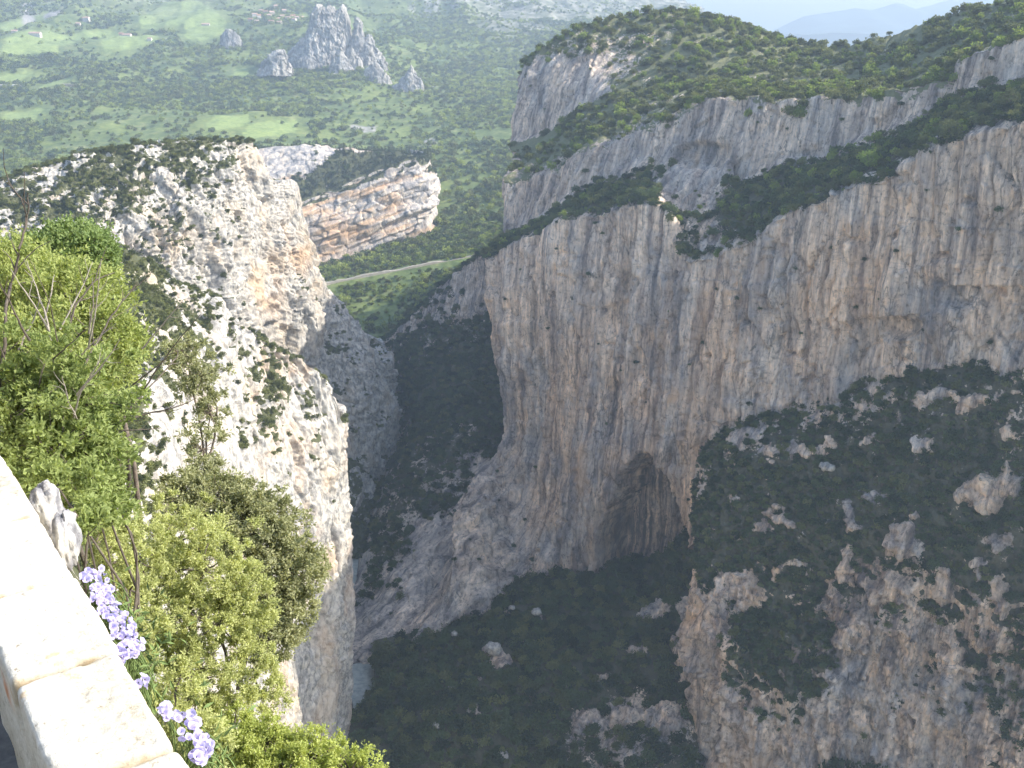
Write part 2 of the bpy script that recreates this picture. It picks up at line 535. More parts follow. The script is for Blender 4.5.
band_base = [RW(497, 237, 790), RW(521, 227, 782), RW(560, 203, 765), RW(594, 181, 748), RW(640, 158, 722), RW(665, 142, 708), RW(693, 152, 690), RW(728, 152, 674),
             RW(736, 186, 662), RW(755, 176, 655), RW(782, 158, 648), RW(813, 156, 634), RW(855, 135, 615), RW(897, 118, 596), RW(950, 92, 572),
             RW(1024, 72, 545), RW(1160, 30, 495)]
ledge_mid = [RW(486, 251, 762), RW(521, 235, 748), RW(560, 214, 728), RW(600, 196, 705), RW(640, 186, 682), RW(662, 188, 668), RW(690, 205, 648), RW(715, 216, 634),
             RW(745, 202, 620), RW(782, 186, 606), RW(824, 172, 590), RW(860, 158, 575), RW(900, 142, 560), RW(955, 112, 535), RW(1024, 94, 512), RW(1160, 58, 460)]
main_rim = [RW(481, 259, 742), RW(500, 250, 735), RW(521, 241, 722), RW(568, 220, 690), RW(600, 212, 665), RW(631, 206, 646), RW(655, 204, 632), RW(668, 213, 625),
            RW(677, 240, 615), RW(685, 261, 604), RW(719, 254, 588), RW(750, 236, 575), RW(782, 216, 562), RW(824, 196, 545), RW(855, 182, 532), RW(886, 174, 520),
            RW(917, 160, 508), RW(959, 139, 495), RW(1024, 121, 474), RW(1160, 84, 420)]
main_up = [RW(481, 300, 738), RW(521, 290, 715), RW(568, 275, 684), RW(631, 270, 640), RW(685, 285, 602), RW(719, 282, 586), RW(782, 262, 560),
           RW(855, 234, 530), RW(959, 200, 493), RW(1024, 182, 472), RW(1160, 150, 418)]
main_mid = [RW(495, 428, 735), RW(530, 432, 705), RW(568, 430, 675), RW(620, 425, 635), RW(685, 412, 598), RW(720, 400, 582), RW(782, 360, 560),
            RW(855, 335, 530), RW(959, 310, 492), RW(1024, 295, 470), RW(1160, 265, 416)]
main_low = [RW(450, 505, 660), RW(478, 505, 668), RW(497, 500, 684), RW(512, 500, 700), RW(530, 500, 696), RW(560, 500, 672), RW(613, 500, 632), RW(650, 495, 610), RW(690, 460, 594), RW(720, 428, 580), RW(782, 395, 560),
            RW(855, 375, 530), RW(959, 352, 492), RW(1024, 340, 470), RW(1160, 310, 416)]
main_base = [RW(385, 660, 588), RW(436, 640, 602), RW(480, 618, 618), RW(502, 596, 640), RW(515, 582, 655), RW(557, 569, 660), RW(613, 569, 636), RW(650, 566, 614), RW(690, 510, 592), RW(720, 462, 572),
             RW(782, 430, 552), RW(860, 408, 524), RW(959, 390, 488), RW(1024, 376, 466), RW(1160, 345, 412)]
main_foot = [(u, x - 1.5, y - 3, z - 30) for (u, x, y, z) in main_base]
mw = {}
def withwrap(row, dz=0):
    r = sorted(row); u, x, y, z = r[0]
    return [(u - 0.30, x + 260, y + 560, z * 0.4 - 250), (u - 0.10, x + 75, y + 190, z * 0.85 - 50), (u - 0.03, x + 14, y + 42, z)] + r  # unseen back of the massif, lowered so sun reaches the valley road
def prow(row):
    # the far-left edge turns away from the viewer: every row is wrapped round it
    return withwrap(row)

def feat_wall(H, N, px, py, at):
    inw = np.zeros(px.shape)
    # the arched alcove low in the wall
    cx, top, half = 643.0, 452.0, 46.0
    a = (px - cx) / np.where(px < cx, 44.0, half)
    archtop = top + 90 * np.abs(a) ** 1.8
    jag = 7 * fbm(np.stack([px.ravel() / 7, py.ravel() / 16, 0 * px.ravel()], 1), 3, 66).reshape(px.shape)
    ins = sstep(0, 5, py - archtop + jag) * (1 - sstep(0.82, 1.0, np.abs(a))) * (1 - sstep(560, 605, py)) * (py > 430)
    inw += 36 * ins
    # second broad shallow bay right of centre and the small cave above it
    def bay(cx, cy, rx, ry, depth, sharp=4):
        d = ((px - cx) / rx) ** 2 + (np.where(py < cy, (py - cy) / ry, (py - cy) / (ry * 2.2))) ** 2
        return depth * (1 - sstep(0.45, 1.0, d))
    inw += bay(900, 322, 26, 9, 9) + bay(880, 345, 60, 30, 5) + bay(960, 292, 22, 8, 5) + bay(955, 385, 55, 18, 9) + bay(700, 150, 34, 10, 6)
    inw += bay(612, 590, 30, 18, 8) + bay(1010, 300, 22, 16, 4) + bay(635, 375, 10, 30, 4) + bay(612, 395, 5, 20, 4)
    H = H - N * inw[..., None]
    dk = lambda cx, cy, rx, ry, v: v * np.exp(-((px - cx) / rx) ** 2 - ((py - cy) / ry) ** 2)
    at['dark_streak'] = np.clip(ins * (0.75 - 0.6 * sstep(640, 668, px) * sstep(480, 520, py)) + dk(612, 500, 14, 40, 0.6) + dk(900, 322, 16, 6, 0.9) + dk(610, 400, 6, 30, 0.7) + dk(625, 370, 5, 22, 0.6) + dk(700, 360, 5, 30, 0.5) + dk(530, 330, 8, 50, 0.4) + dk(790, 300, 8, 40, 0.4) + dk(880, 250, 7, 40, 0.4) + dk(940, 380, 40, 6, 0.6) + dk(955, 290, 16, 5, 0.7), 0, 1)  # darker inside the alcove and small bays and in streaks down the face
    def blob(cx, cy, rx, ry, v):
        d = ((px - cx) / rx) ** 2 + ((py - cy) / ry) ** 2
        return v * np.exp(-d * 1.2)
    pts = np.stack([px.ravel() / 9.0, py.ravel() / 30.0, np.zeros(px.size)], 1)
    n = sstep(-0.25, 0.5, fbm(pts, 3, 77).reshape(px.shape))
    st = blob(672, 415, 22, 42, 0.9) + blob(690, 470, 10, 50, 0.7) + blob(668, 545, 14, 30, 0.5) + blob(585, 480, 10, 60, 0.5) + blob(598, 540, 10, 30, 0.5) \
        + blob(700, 153, 16, 6, 0.8) + blob(812, 148, 14, 6, 0.6) + blob(1010, 300, 20, 16, 0.5) + blob(900, 318, 26, 14, 0.5) + blob(820, 245, 6, 22, 0.5) \
        + blob(760, 262, 6, 20, 0.5) + blob(650, 615, 14, 16, 0.6) + blob(890, 385, 30, 10, 0.4) + blob(700, 330, 10, 50, 0.35) + blob(620, 320, 8, 50, 0.3)
    at['stain'] = np.clip(st * n, 0, 0.85)
    wm = sstep(200, 400, py + 60 * (px > 700)) * 0.6 + 0.45
    wm = wm * np.where((px < 525) & (py > 440), 0.35, 1.0)
    at['warmth'] = np.clip(wm, 0, 1)
    at['dry'] = 1.0 * (np.arange(px.shape[0])[:, None] < 186) * np.ones(px.shape)
    return H

uL = [(-1, 0), (0.24, 0)]
dome_rock = [(-0.2, 0.8), (0.16, 0.8), (0.2, 0.25), (1, 0.2)]
dome_veg_t = [(-0.2, 1.3), (1, 1.3)]
dome_veg_f = [(-0.2, 0.0), (0.14, 0.05), (0.2, 1.0), (0.3, 1.25), (1, 1.25)]
ledge_v = [(-0.2, 1.4), (0.24, 1.4), (0.262, 0.5), (0.345, 0.35), (0.37, 1.4), (1.2, 1.4)]
ledge_r = [(-0.2, 0.15), (0.24, 0.2), (0.262, 0.8), (0.345, 0.8), (0.37, 0.2), (1.2, 0.15)]
sky_w = withwrap(sky_r)
foot2 = [(u, x - 3, y - 10, z - 4) for (u, x, y, z) in foot_dome]
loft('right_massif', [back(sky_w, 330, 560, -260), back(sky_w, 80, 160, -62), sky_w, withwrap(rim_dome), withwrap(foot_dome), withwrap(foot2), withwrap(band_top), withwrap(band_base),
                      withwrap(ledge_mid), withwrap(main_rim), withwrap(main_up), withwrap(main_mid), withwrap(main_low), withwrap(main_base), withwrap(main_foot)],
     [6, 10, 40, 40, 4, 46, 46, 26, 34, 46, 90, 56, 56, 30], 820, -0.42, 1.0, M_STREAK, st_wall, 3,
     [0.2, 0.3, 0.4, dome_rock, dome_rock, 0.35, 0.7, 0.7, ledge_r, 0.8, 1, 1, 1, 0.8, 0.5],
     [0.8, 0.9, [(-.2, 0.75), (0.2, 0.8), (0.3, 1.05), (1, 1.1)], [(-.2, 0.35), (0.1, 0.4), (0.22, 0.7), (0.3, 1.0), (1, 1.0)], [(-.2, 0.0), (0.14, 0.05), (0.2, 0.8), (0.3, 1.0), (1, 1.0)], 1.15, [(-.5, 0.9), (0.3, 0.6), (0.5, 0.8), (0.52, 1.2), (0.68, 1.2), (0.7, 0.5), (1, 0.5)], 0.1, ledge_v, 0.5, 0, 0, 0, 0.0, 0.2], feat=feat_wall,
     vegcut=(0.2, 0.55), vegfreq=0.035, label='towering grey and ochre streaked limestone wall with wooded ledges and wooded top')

# ================================================================== LOWER SPUR of the right side
def SW(px, py, Y): return I(px, py, Y, 690, 470)
s0 = [SW(700, 452, 590), SW(730, 426, 580), SW(800, 396, 562), SW(860, 378, 535), SW(940, 366, 500), SW(1024, 350, 476), SW(1160, 318, 420)]
s0b = [SW(702, 468, 556), SW(730, 440, 553), SW(800, 420, 540), SW(860, 402, 520), SW(940, 388, 490), SW(1024, 374, 462), SW(1160, 342, 408)]
s1 = [SW(697, 520, 532), SW(760, 485, 524), SW(860, 470, 496), SW(940, 460, 470), SW(1024, 450, 446), SW(1160, 425, 396)]
s2 = [SW(696, 572, 510), SW(722, 572, 505), SW(766, 560, 498), SW(860, 540, 474), SW(905, 525, 462), SW(940, 545, 452), SW(1024, 550, 428), SW(1160, 530, 380)]
s3 = [SW(693, 590, 500), SW(715, 620, 482), SW(735, 655, 470), SW(786, 684, 458), SW(832, 662, 456), SW(848, 622, 462), SW(868, 618, 462), SW(890, 655, 452), SW(908, 618, 455),
      SW(925, 622, 452), SW(945, 650, 440), SW(968, 668, 434), SW(1000, 690, 424), SW(1024, 700, 416), SW(1160, 690, 370)]
s4 = [SW(702, 690, 492), SW(720, 700, 474), SW(735, 720, 462), SW(786, 750, 450), SW(832, 740, 446), SW(868, 740, 446), SW(908, 730, 440), SW(968, 750, 424), SW(1024, 770, 404), SW(1160, 760, 358)]
s5 = [SW(706, 780, 486), SW(720, 800, 468), SW(786, 860, 440), SW(868, 860, 432), SW(908, 850, 426), SW(968, 860, 410), SW(1024, 870, 390), SW(1160, 850, 345)]
s6 = [(u, x - 5, y - 12, -424) for (u, x, y, z) in s5]
def swrap(r):
    r = sorted(r); u, x, y, z = r[0]
    return [(u - 0.22, x + 70, y + 150, z), (u - 0.06, x + 6, y + 36, z)] + r
def feat_spur(H, N, px, py, at):
    p2 = np.stack([px.ravel() / 40, py.ravel() / 40, np.zeros(px.size)], 1)
    n = sstep(0.0, 0.6, fbm(p2, 4, 31).reshape(px.shape))
    at['stain'] = 0.5 * n * (py > 560) * (px < 780) + 0.4 * np.exp(-((px - 940) / 14) ** 2 - ((py - 740) / 16) ** 2)
    at['warmth'] = np.full(px.shape, 1.0)
    # bare outcrops standing out of the wooded slope
    n2 = lambda k, sd: fbm(np.stack([px.ravel() / k, py.ravel() / k, np.zeros(px.size)], 1), 4, sd, 0.65).reshape(px.shape)
    jx, jy = 16 * n2(22, 61), 20 * n2(22, 62)
    out = np.zeros(px.shape)
    for cx, cy, rx, ry, h in ((905, 540, 17, 26, 16), (886, 585, 30, 16, 10), (848, 565, 9, 30, 6), (985, 490, 30, 18, 10), (1000, 540, 14, 16, 6), (852, 635, 16, 24, 12), (745, 590, 26, 14, 6), (800, 452, 46, 9, 3), (960, 398, 50, 8, 3), (1000, 590, 12, 14, 5), (880, 500, 12, 10, 4), (760, 535, 14, 7, 4), (720, 590, 14, 16, 4), (830, 600, 9, 14, 5), (940, 585, 10, 18, 5), (975, 570, 8, 14, 4), (790, 570, 16, 6, 4), (735, 500, 12, 5, 3), (870, 440, 16, 5, 3), (930, 440, 10, 7, 3), (1015, 430, 12, 10, 4),
                              (915, 640, 16, 26, 13), (955, 660, 14, 26, 9), (780, 520, 16, 8, 5), (850, 520, 10, 14, 5), (1010, 480, 16, 16, 6), (955, 690, 16, 26, 8), (745, 605, 14, 12, 5), (1000, 640, 10, 18, 5)):
        d = ((px + jx - cx) / rx) ** 2 + ((py + jy - cy) / ry) ** 2
        out = np.maximum(out, h * 0.8 * (1 - sstep(0.1, 1.25, d)))
    w3 = H.reshape(-1, 3)
    blk = (2.2 * vor(w3 / np.array([7., 7., 12.]), 51)[0] + 1.2 * vor(w3 / 3.0, 52)[0] + 2.5 * fbm(w3 / np.array([6., 6., 14.]), 4, 53, ridged=True)).reshape(out.shape)
    cliff = sstep(560, 640, py)
    rib = 7.0 * fbm(np.stack([w3[:, 0] / 16, w3[:, 1] / 16, w3[:, 2] / 90], 1), 3, 54, ridged=True).reshape(out.shape) * cliff
    H = H + N * (blk * (0.5 + 0.7 * cliff) + rib)[..., None]
    at['bare'] = np.clip(out / 3.0 + 0.30 * blk / 3.0 + 0.8 * n2(9, 63) * (out > 0.3), 0, 1)
    return H + N * (out * (1 + 0.8 * fbm(H.reshape(-1, 3) / 6.0, 3, 9).reshape(out.shape)))[..., None]
loft('lower_spur', [swrap(r) for r in (s0, s0b, s1, s2, s3, s4, s5, s6)], [6, 60, 50, 70, 60, 40, 20], 460, -0.2, 1.0, M_STREAK, st_rough, 41,
     [0.3, 0.5, 1, 1, 1.2, 1.2, 1, 0.2], [0.9, [(-.2, .6), (0.05, 0.7), (0.2, 0.8), (0.4, 0.7), (0.5, 1.1), (1, 1.1)], 1.5, 1.45, [(-.2, 0), (0, 0.0), (0.06, 0.1), (0.10, 1.2), (0.28, 1.1), (0.33, 0.3), (0.4, 0.4), (0.6, 0.75), (1, 0.8)], [(-.2, .05), (.5, .05), (.62, .35), (1, .4)], 0.1, 0.1], feat=feat_spur,
     vegcut=(-0.05, 0.22), vegfreq=0.06, vegscale=0.8, label='steep wooded spur with pale rock outcrops below the streaked wall')

# ================================================================== TALUS under the wall and the river
def TW(px, py, Y): return I(px, py, Y, 340, 400)
t0 = [TW(375, 640, 602), TW(436, 628, 622), TW(480, 606, 640), TW(515, 575, 676), TW(557, 562, 682), TW(613, 562, 656), TW(660, 556, 628), TW(720, 500, 590)]
t1 = [TW(374, 662, 580), TW(436, 645, 594), TW(480, 622, 612), TW(502, 600, 634), TW(515, 588, 646), TW(557, 575, 650), TW(613, 574, 628), TW(640, 590, 606), TW(660, 600, 596), TW(720, 570, 570)]
t2 = [TW(368, 694, 548), TW(440, 690, 540), TW(530, 665, 550), TW(600, 650, 556), TW(660, 645, 550), TW(720, 650, 530)]
t3 = [(TW(372, 716, 1)[0], *PZ(352, 706, -414)), TW(440, 740, 496), TW(530, 720, 508), TW(575, 712, 518), TW(640, 712, 515), TW(680, 705, 512), TW(720, 720, 500)]
t4 = [(TW(372, 730, 1)[0], *PZ(346, 735, -416)), TW(440, 785, 470), TW(530, 775, 474), TW(575, 744, 500), TW(640, 744, 494), TW(680, 742, 490), TW(720, 780, 470)]
t5 = [(TW(372, 900, 1)[0], *PZ(330, 840, -418)), (TW(440, 900, 1)[0], *PZ(430, 860, -416)), (TW(530, 900, 1)[0], *PZ(530, 860, -416)), (TW(640, 900, 1)[0], *PZ(640, 850, -416)), (TW(720, 900, 1)[0], *PZ(720, 850, -416))]
def feat_talus(H, N, px, py, at):
    n2 = lambda k, sd: fbm(np.stack([px.ravel() / k, py.ravel() / k, np.zeros(px.size)], 1), 4, sd, 0.65).reshape(px.shape)
    jx, jy = 12 * n2(16, 71), 10 * n2(16, 72)
    out = np.zeros(px.shape)
    for cx, cy, rx, ry, h in ((585, 724, 20, 12, 6), (625, 720, 22, 12, 7), (668, 722, 22, 16, 8), (688, 660, 12, 26, 9), (655, 612, 20, 12, 5), (690, 610, 10, 18, 7), (497, 657, 11, 9, 5), (538, 617, 8, 6, 3), (512, 608, 6, 5, 3), (455, 640, 7, 5, 3), (600, 680, 9, 5, 3),
                              (452, 692, 6, 5, 3), (474, 712, 6, 4, 3), (560, 690, 7, 4, 2), (640, 655, 12, 6, 4), (522, 640, 5, 3, 2), (480, 675, 5, 4, 2), (500, 755, 8, 5, 3)):
        d = ((px + jx - cx) / rx) ** 2 + ((py + jy - cy) / ry) ** 2
        out = np.maximum(out, h * 0.8 * (1 - sstep(0.1, 1.25, d)))
    w3 = H.reshape(-1, 3)
    blk = (1.6 * vor(w3 / np.array([5., 5., 8.]), 81)[0] + 1.0 * vor(w3 / 2.4, 82)[0]).reshape(out.shape) * (out > 0.4)
    at['bare'] = np.clip(out / 2.2 + 0.8 * n2(8, 73) * (out > 0.3), 0, 1)
    at['warmth'] = np.full(px.shape, 0.6)
    return H + N * (out + blk)[..., None]
loft('talus', [t0, t1, t2, t3, t4, t5], [8, 40, 40, 22, 24], 260, 0.08, 0.95, M_STREAK, st_rough, 61,
     [0.2, 0.4, 0.8, 1.2, 1.0, 0.3], [1.0, 1.2, 1.3, [(0, 1.3), (0.5, 1.3), (0.58, 0.75), (0.9, 0.7)], [(0, 1.3), (0.5, 1.3), (0.58, 0.6), (0.9, 0.6)], 1.3], feat=feat_talus, vegcut=(-0.1, 0.2), vegfreq=0.05,
     label='dark wooded scree slope running down to the river')

# ================================================================== INNER GORGE, right bank upstream
def GW(px, py, Y): return I(px, py, Y, 340, 200)
i0 = [GW(340, 420, 1180), GW(366, 362, 1150), GW(380, 346, 1110), GW(396, 330, 1085), GW(412, 316, 1060), GW(437, 288, 1030), GW(458, 270, 1005), GW(480, 256, 985), GW(540, 235, 960)]
i1 = [GW(340, 440, 1140), GW(372, 385, 1100), GW(400, 352, 1040), GW(412, 336, 1030), GW(440, 326, 1000), GW(480, 318, 965), GW(540, 300, 930)]
i2 = [GW(345, 520, 900), GW(375, 440, 920), GW(420, 400, 890), GW(480, 380, 870), GW(540, 365, 860)]
i3 = [GW(343, 575, 745), GW(380, 520, 750), GW(430, 450, 785), GW(480, 425, 800), GW(540, 420, 800)]
i4 = [GW(340, 655, 590), GW(372, 652, 594), GW(392, 630, 615), GW(440, 560, 680), GW(480, 520, 720), GW(540, 500, 760)]
i5 = [(GW(340, 0, 1)[0], *PZ(342, 668, -421)), (GW(372, 0, 1)[0], *PZ(376, 666, -421)), (GW(392, 0, 1)[0], *PZ(400, 655, -421)), (GW(440, 0, 1)[0], -30, 660, -421), (GW(540, 0, 1)[0], 40, 740, -421)]
loft('inner_gorge_slope', [back(i0, 150, 260, -10), back(i0, 20, 60, -6), i0, i1, i2, i3, i4, i5], [6, 6, 36, 50, 60, 70, 12], 230, -0.05, 1.0, M_STREAK, st_rough, 71,
     [0.5, 0.8, 1.2, 1.4, 1.2, 1.5, 1.2, 0.3], [0.9, 0.9, 0.6, [(0, 1.2), (0.3, 1.2), (0.4, 0.75), (1, 0.7)], [(0, 0.6), (0.4, 1.1), (1, 1.2)], [(0, 0.5), (0.4, 0.8), (1, 1.1)], [(0, 0.1), (1, 0.4)], 0.2], vegcut=(0.25, 0.55), vegfreq=0.03,
     label='shaded far bank of the gorge with scrub and rock steps')

def lext(row, dx, dy):
    r = sorted(row); u, x, y, z = r[0]
    return [(u - 0.3, x - dx, y - dy, z)] + r
# ================================================================== LEFT UPPER RIDGE (sunlit)
def UW(px, py, Y): return I(px, py, Y, -120, 520)
u1 = [UW(-120, 196, 640), UW(0, 180, 660), UW(30, 170, 668), UW(60, 163, 680), UW(100, 155, 692), UW(130, 150, 700), UW(200, 143, 730), UW(240, 141, 750), UW(252, 146, 760), UW(262, 160, 770), UW(270, 172, 778),
      UW(276, 182, 785), UW(286, 180, 800), UW(292, 179, 805), UW(298, 186, 812), UW(303, 206, 820), UW(308, 238, 826), UW(316, 266, 834), UW(325, 292, 842), UW(345, 308, 850), UW(356, 322, 856), UW(370, 345, 862), UW(383, 366, 866)]
u1b = [UW(-120, 225, 618), UW(0, 212, 632), UW(60, 200, 648), UW(130, 184, 672), UW(200, 172, 706), UW(235, 168, 728), UW(252, 178, 748), UW(262, 192, 760), UW(270, 205, 770), UW(278, 215, 776), UW(286, 212, 788), UW(296, 214, 800), UW(303, 240, 810), UW(312, 275, 818), UW(325, 312, 826), UW(345, 325, 836), UW(358, 340, 846), UW(372, 366, 852), UW(384, 392, 858)]
u2 = [UW(-120, 262, 590), UW(0, 252, 598), UW(60, 240, 612), UW(130, 228, 640), UW(190, 226, 672), UW(230, 240, 706), UW(255, 258, 732), UW(270, 275, 752), UW(283, 290, 768), UW(297, 290, 782), UW(312, 310, 796), UW(328, 334, 806), UW(350, 362, 812), UW(370, 395, 824), UW(386, 425, 836)]
u3 = [UW(-120, 310, 540), UW(0, 302, 545), UW(100, 300, 590), UW(190, 318, 640), UW(240, 335, 690), UW(268, 370, 735), UW(286, 390, 762), UW(310, 420, 778), UW(335, 450, 785), UW(365, 475, 800), UW(386, 485, 825)]
u4 = [UW(-120, 420, 480), UW(0, 420, 500), UW(100, 420, 560), UW(190, 440, 620), UW(260, 500, 690), UW(300, 530, 730), (UW(335, 0, 1)[0], *PZ(335, 560, -421)), (UW(365, 0, 1)[0], *PZ(362, 560, -421)), (UW(386, 0, 1)[0], *PZ(384, 540, -421))]
def uwrap(r, k=1.0):
    r = sorted(r); u, x, y, z = r[-1]
    return r + [(u + 0.012, x + 6, y + 14, z), (u + 0.05, x - 10, y + 90, z - 6), (u + 0.12, x - 120, y + 260, z - 10)]
u1w = uwrap(u1)
def feat_left(H, N, px, py, at):
    p2 = np.stack([px.ravel() / 12, py.ravel() / 26, np.zeros(px.size)], 1)
    n = sstep(-0.2, 0.5, fbm(p2, 3, 131).reshape(px.shape))
    b = lambda cx, cy, rx, ry, v: v * np.exp(-((px - cx) / rx) ** 2 - ((py - cy) / ry) ** 2)
    at['stain'] = np.clip((b(298, 250, 7, 30, 0.6) + b(262, 290, 16, 30, 0.5) + b(285, 235, 5, 30, 0.25)) * n, 0, .7)
    return H
plat = [(0, 0.72), (0.55, 0.72), (0.66, 0.75), (0.72, 0.35), (0.76, 0.1), (0.9, 0.15), (1.1, 0.3)]
loft('left_ridge', [lext(q, 520, 90) for q in (back(u1w, -260, 330, -150), back(u1w, -35, 70, -14), u1w, uwrap(u1b), uwrap(u2), uwrap(u3), uwrap(u4))], [8, 12, 60, 90, 90, 60], 760, -0.2, 1.1, M_PALE, st_blocky, 83,
     [0.5, 0.6, 0.55, [(0, .6), (0.68, .7), (0.75, 1.0), (1, 1)], [(0, 0.8), (0.6, 1.0), (1, 1.2)], 1.1, 0.6],
     [0.8, 0.75, plat, plat, [(0, 0.8), (0.6, 0.6), (0.75, 0.15), (0.86, 0.4), (1, 0.5)], [(0, 0.9), (0.5, 0.5), (0.86, 0.5), (0.92, 1.0), (1.1, 1.25)], 1.3], feat=feat_left, vegcut=(0.22, 0.5), vegfreq=0.06, vegscale=0.9,  # extra scrub on the spur end, added to darken rock lying in shade
     label='sunlit pale limestone ridge dotted with scrub')

# ================================================================== NEAR LEFT CLIFF (sunlit prow)
def NW(px, py, Y): return I(px, py, Y, -100, 445)
n1 = [NW(-100, 262, 400), NW(40, 262, 410), NW(90, 256, 420), NW(110, 250, 425), NW(150, 264, 440), NW(190, 287, 450), NW(218, 300, 456), NW(228, 324, 460), NW(260, 335, 466), NW(295, 356, 474), NW(325, 376, 481), NW(337, 396, 485), NW(343, 424, 488)]
n1b = [NW(-100, 285, 370), NW(40, 285, 380), NW(110, 275, 395), NW(150, 290, 415), NW(195, 312, 430), NW(222, 335, 440), NW(255, 362, 452), NW(290, 385, 464), NW(320, 405, 474), NW(336, 428, 480), NW(344, 462, 486)]
n2 = [NW(-100, 330, 310), NW(110, 322, 340), NW(160, 340, 362), NW(200, 365, 385), NW(240, 400, 415), NW(285, 440, 442), NW(320, 465, 462), NW(338, 480, 474), NW(345, 505, 484)]
n3 = [NW(-100, 430, 210), NW(110, 400, 250), NW(160, 420, 270), NW(200, 450, 310), NW(240, 500, 375), NW(285, 545, 425), NW(320, 560, 455), NW(340, 575, 468), NW(348, 600, 482)]
n4 = [NW(-100, 600, 150), NW(110, 520, 180), NW(160, 540, 210), NW(200, 600, 270), NW(240, 640, 345), NW(285, 660, 410), NW(315, 665, 444), NW(334, 665, 462), NW(346, 665, 480)]
n5 = [NW(-100, 760, 130), NW(110, 700, 150), NW(160, 720, 180), NW(200, 740, 250), NW(240, 750, 330), NW(285, 750, 405), NW(315, 745, 440), NW(332, 738, 460), (NW(343, 0, 1)[0], *PZ(343, 726, -410))]
n6 = [(u, x + 2, y - 3, -423) for (u, x, y, z) in n5]
def nwrap(r):
    r = sorted(r); u, x, y, z = r[-1]
    return r + [(u + 0.01, x + 1, y + 8, z), (u + 0.05, x - 16, y + 50, z - 2), (u + 0.16, x - 140, y + 140, z - 30)]
n1w = nwrap(n1)
def feat_near(H, N, px, py, at):
    p2 = np.stack([px.ravel() / 14, py.ravel() / 40, np.zeros(px.size)], 1)
    n = sstep(0.0, 0.6, fbm(p2, 3, 231).reshape(px.shape))
    at['stain'] = 0.3 * n * (px > 250)
    return H
nv_ = [(0, 1.1), (0.5, 1.0), (0.66, 0.8), (0.75, 0.5), (0.9, 0.6), (1.0, 0.4), (1.2, 0.4)]
loft('near_cliff', [lext(q, 260, 40) for q in (back(n1w, -40, 90, -45), back(n1w, -6, 16, -6), n1w, nwrap(n1b), nwrap(n2), nwrap(n3), nwrap(n4), nwrap(n5), nwrap(n6))], [8, 8, 40, 70, 90, 80, 60, 8], 680, -0.25, 1.15, M_PALE, st_near, 97,
     [0.5, 0.6, 0.6, 0.7, 0.8, [(0, 0.4), (0.5, 0.5), (0.8, 0.7), (1, 0.8)], [(0, 0.4), (0.8, 0.6), (1, 0.6)], 0.6, 0.2],
     [0.7, 0.7, nv_, nv_, [(0, 1), (0.6, 0.7), (0.7, 0.35), (0.85, 0.75), (0.95, 0.5), (1, 0.1)], [(0, 1), (0.5, 1.0), (0.62, 0.4), (0.7, 0.1), (1, 0)], [(0, 1), (0.5, 1), (0.7, 0.2), (1, 0)], [(0, 1), (0.7, 0.4), (1, 0.2)], 0.2], feat=feat_near, vegcut=(0.18, 0.45), vegfreq=0.07, vegscale=0.9,
     label='sunlit white limestone prow dropping into the gorge')

# ================================================================== BANDED CLIFF in the middle distance
def BW_(px, py, Y): return I(px, py, Y, 240, 200)
b1 = [BW_(240, 150, 1529.64), BW_(268, 146, 1537), BW_(300, 144, 1541.84), BW_(330, 146, 1550.44), BW_(360, 150, 1554.04), BW_(395, 152, 1555.74), BW_(412, 155, 1546.28), BW_(419, 158, 1540)]
b2 = [BW_(240, 185, 1464.64), BW_(284, 178, 1486.92), BW_(310, 166, 1505.04), BW_(345, 156, 1526.74), BW_(375, 155, 1535.34), BW_(412, 157, 1536.28), BW_(421, 162, 1534)]
b3 = [BW_(240, 222, 1409.64), BW_(284, 207, 1438.92), BW_(307, 198, 1456.18), BW_(331, 189, 1473.06), BW_(356, 179, 1489.56), BW_(381, 169, 1507.06), BW_(400, 162, 1518.84), BW_(416, 158, 1528.76), BW_(422, 166, 1530)]
b3b = [BW_(240, 240, 1401.64), BW_(284, 222, 1432.92), BW_(307, 213, 1449.18), BW_(356, 196, 1482.56), BW_(381, 186, 1498.06), BW_(416, 178, 1520.76), BW_(430, 190, 1526)]
b4 = [BW_(240, 256, 1397.64), BW_(284, 245, 1426.92), BW_(307, 236, 1442.18), BW_(331, 226, 1458.06), BW_(356, 218, 1474.56), BW_(381, 212, 1490.06), BW_(416, 205, 1514.76), BW_(429, 206, 1522)]
b5 = [BW_(240, 285, 1389.64), BW_(284, 276, 1418.92), BW_(314, 266, 1438.52), BW_(331, 257, 1449.06), BW_(345, 254, 1457.74), BW_(381, 251, 1481.06), BW_(400, 242, 1494.84), BW_(414, 230, 1507.52), BW_(427, 216, 1518)]
b6 = [(u, x, y - 4, z - 45) for (u, x, y, z) in b5]
def bwrap(r):
    r = sorted(r); u, x, y, z = r[-1]
    return r + [(u + 0.02, x + 6, y + 20, z), (u + 0.12, x + 5, y + 120, z - 5), (u + 0.25, x - 40, y + 260, z - 20)]
def feat_band(H, N, px, py, at):
    p2 = np.stack([px.ravel() / 30, (py.ravel() + 0.36 * px.ravel()) / 6, np.zeros(px.size)], 1)
    n = sstep(0.05, 0.5, fbm(p2, 3, 331).reshape(px.shape))
    at['stain'] = np.clip(0.6 * n + 0.4 * np.exp(-((px - 335) / 30) ** 2 - ((py - 235) / 14) ** 2), 0, .7) * (py > 175)
    return H
bt = bwrap(b1)
M_BAND = rock_pale('banded_limestone', (0.62, 0.53, 0.43), (0.36, 0.34, 0.33), (0.60, 0.40, 0.26), unit=2.5)
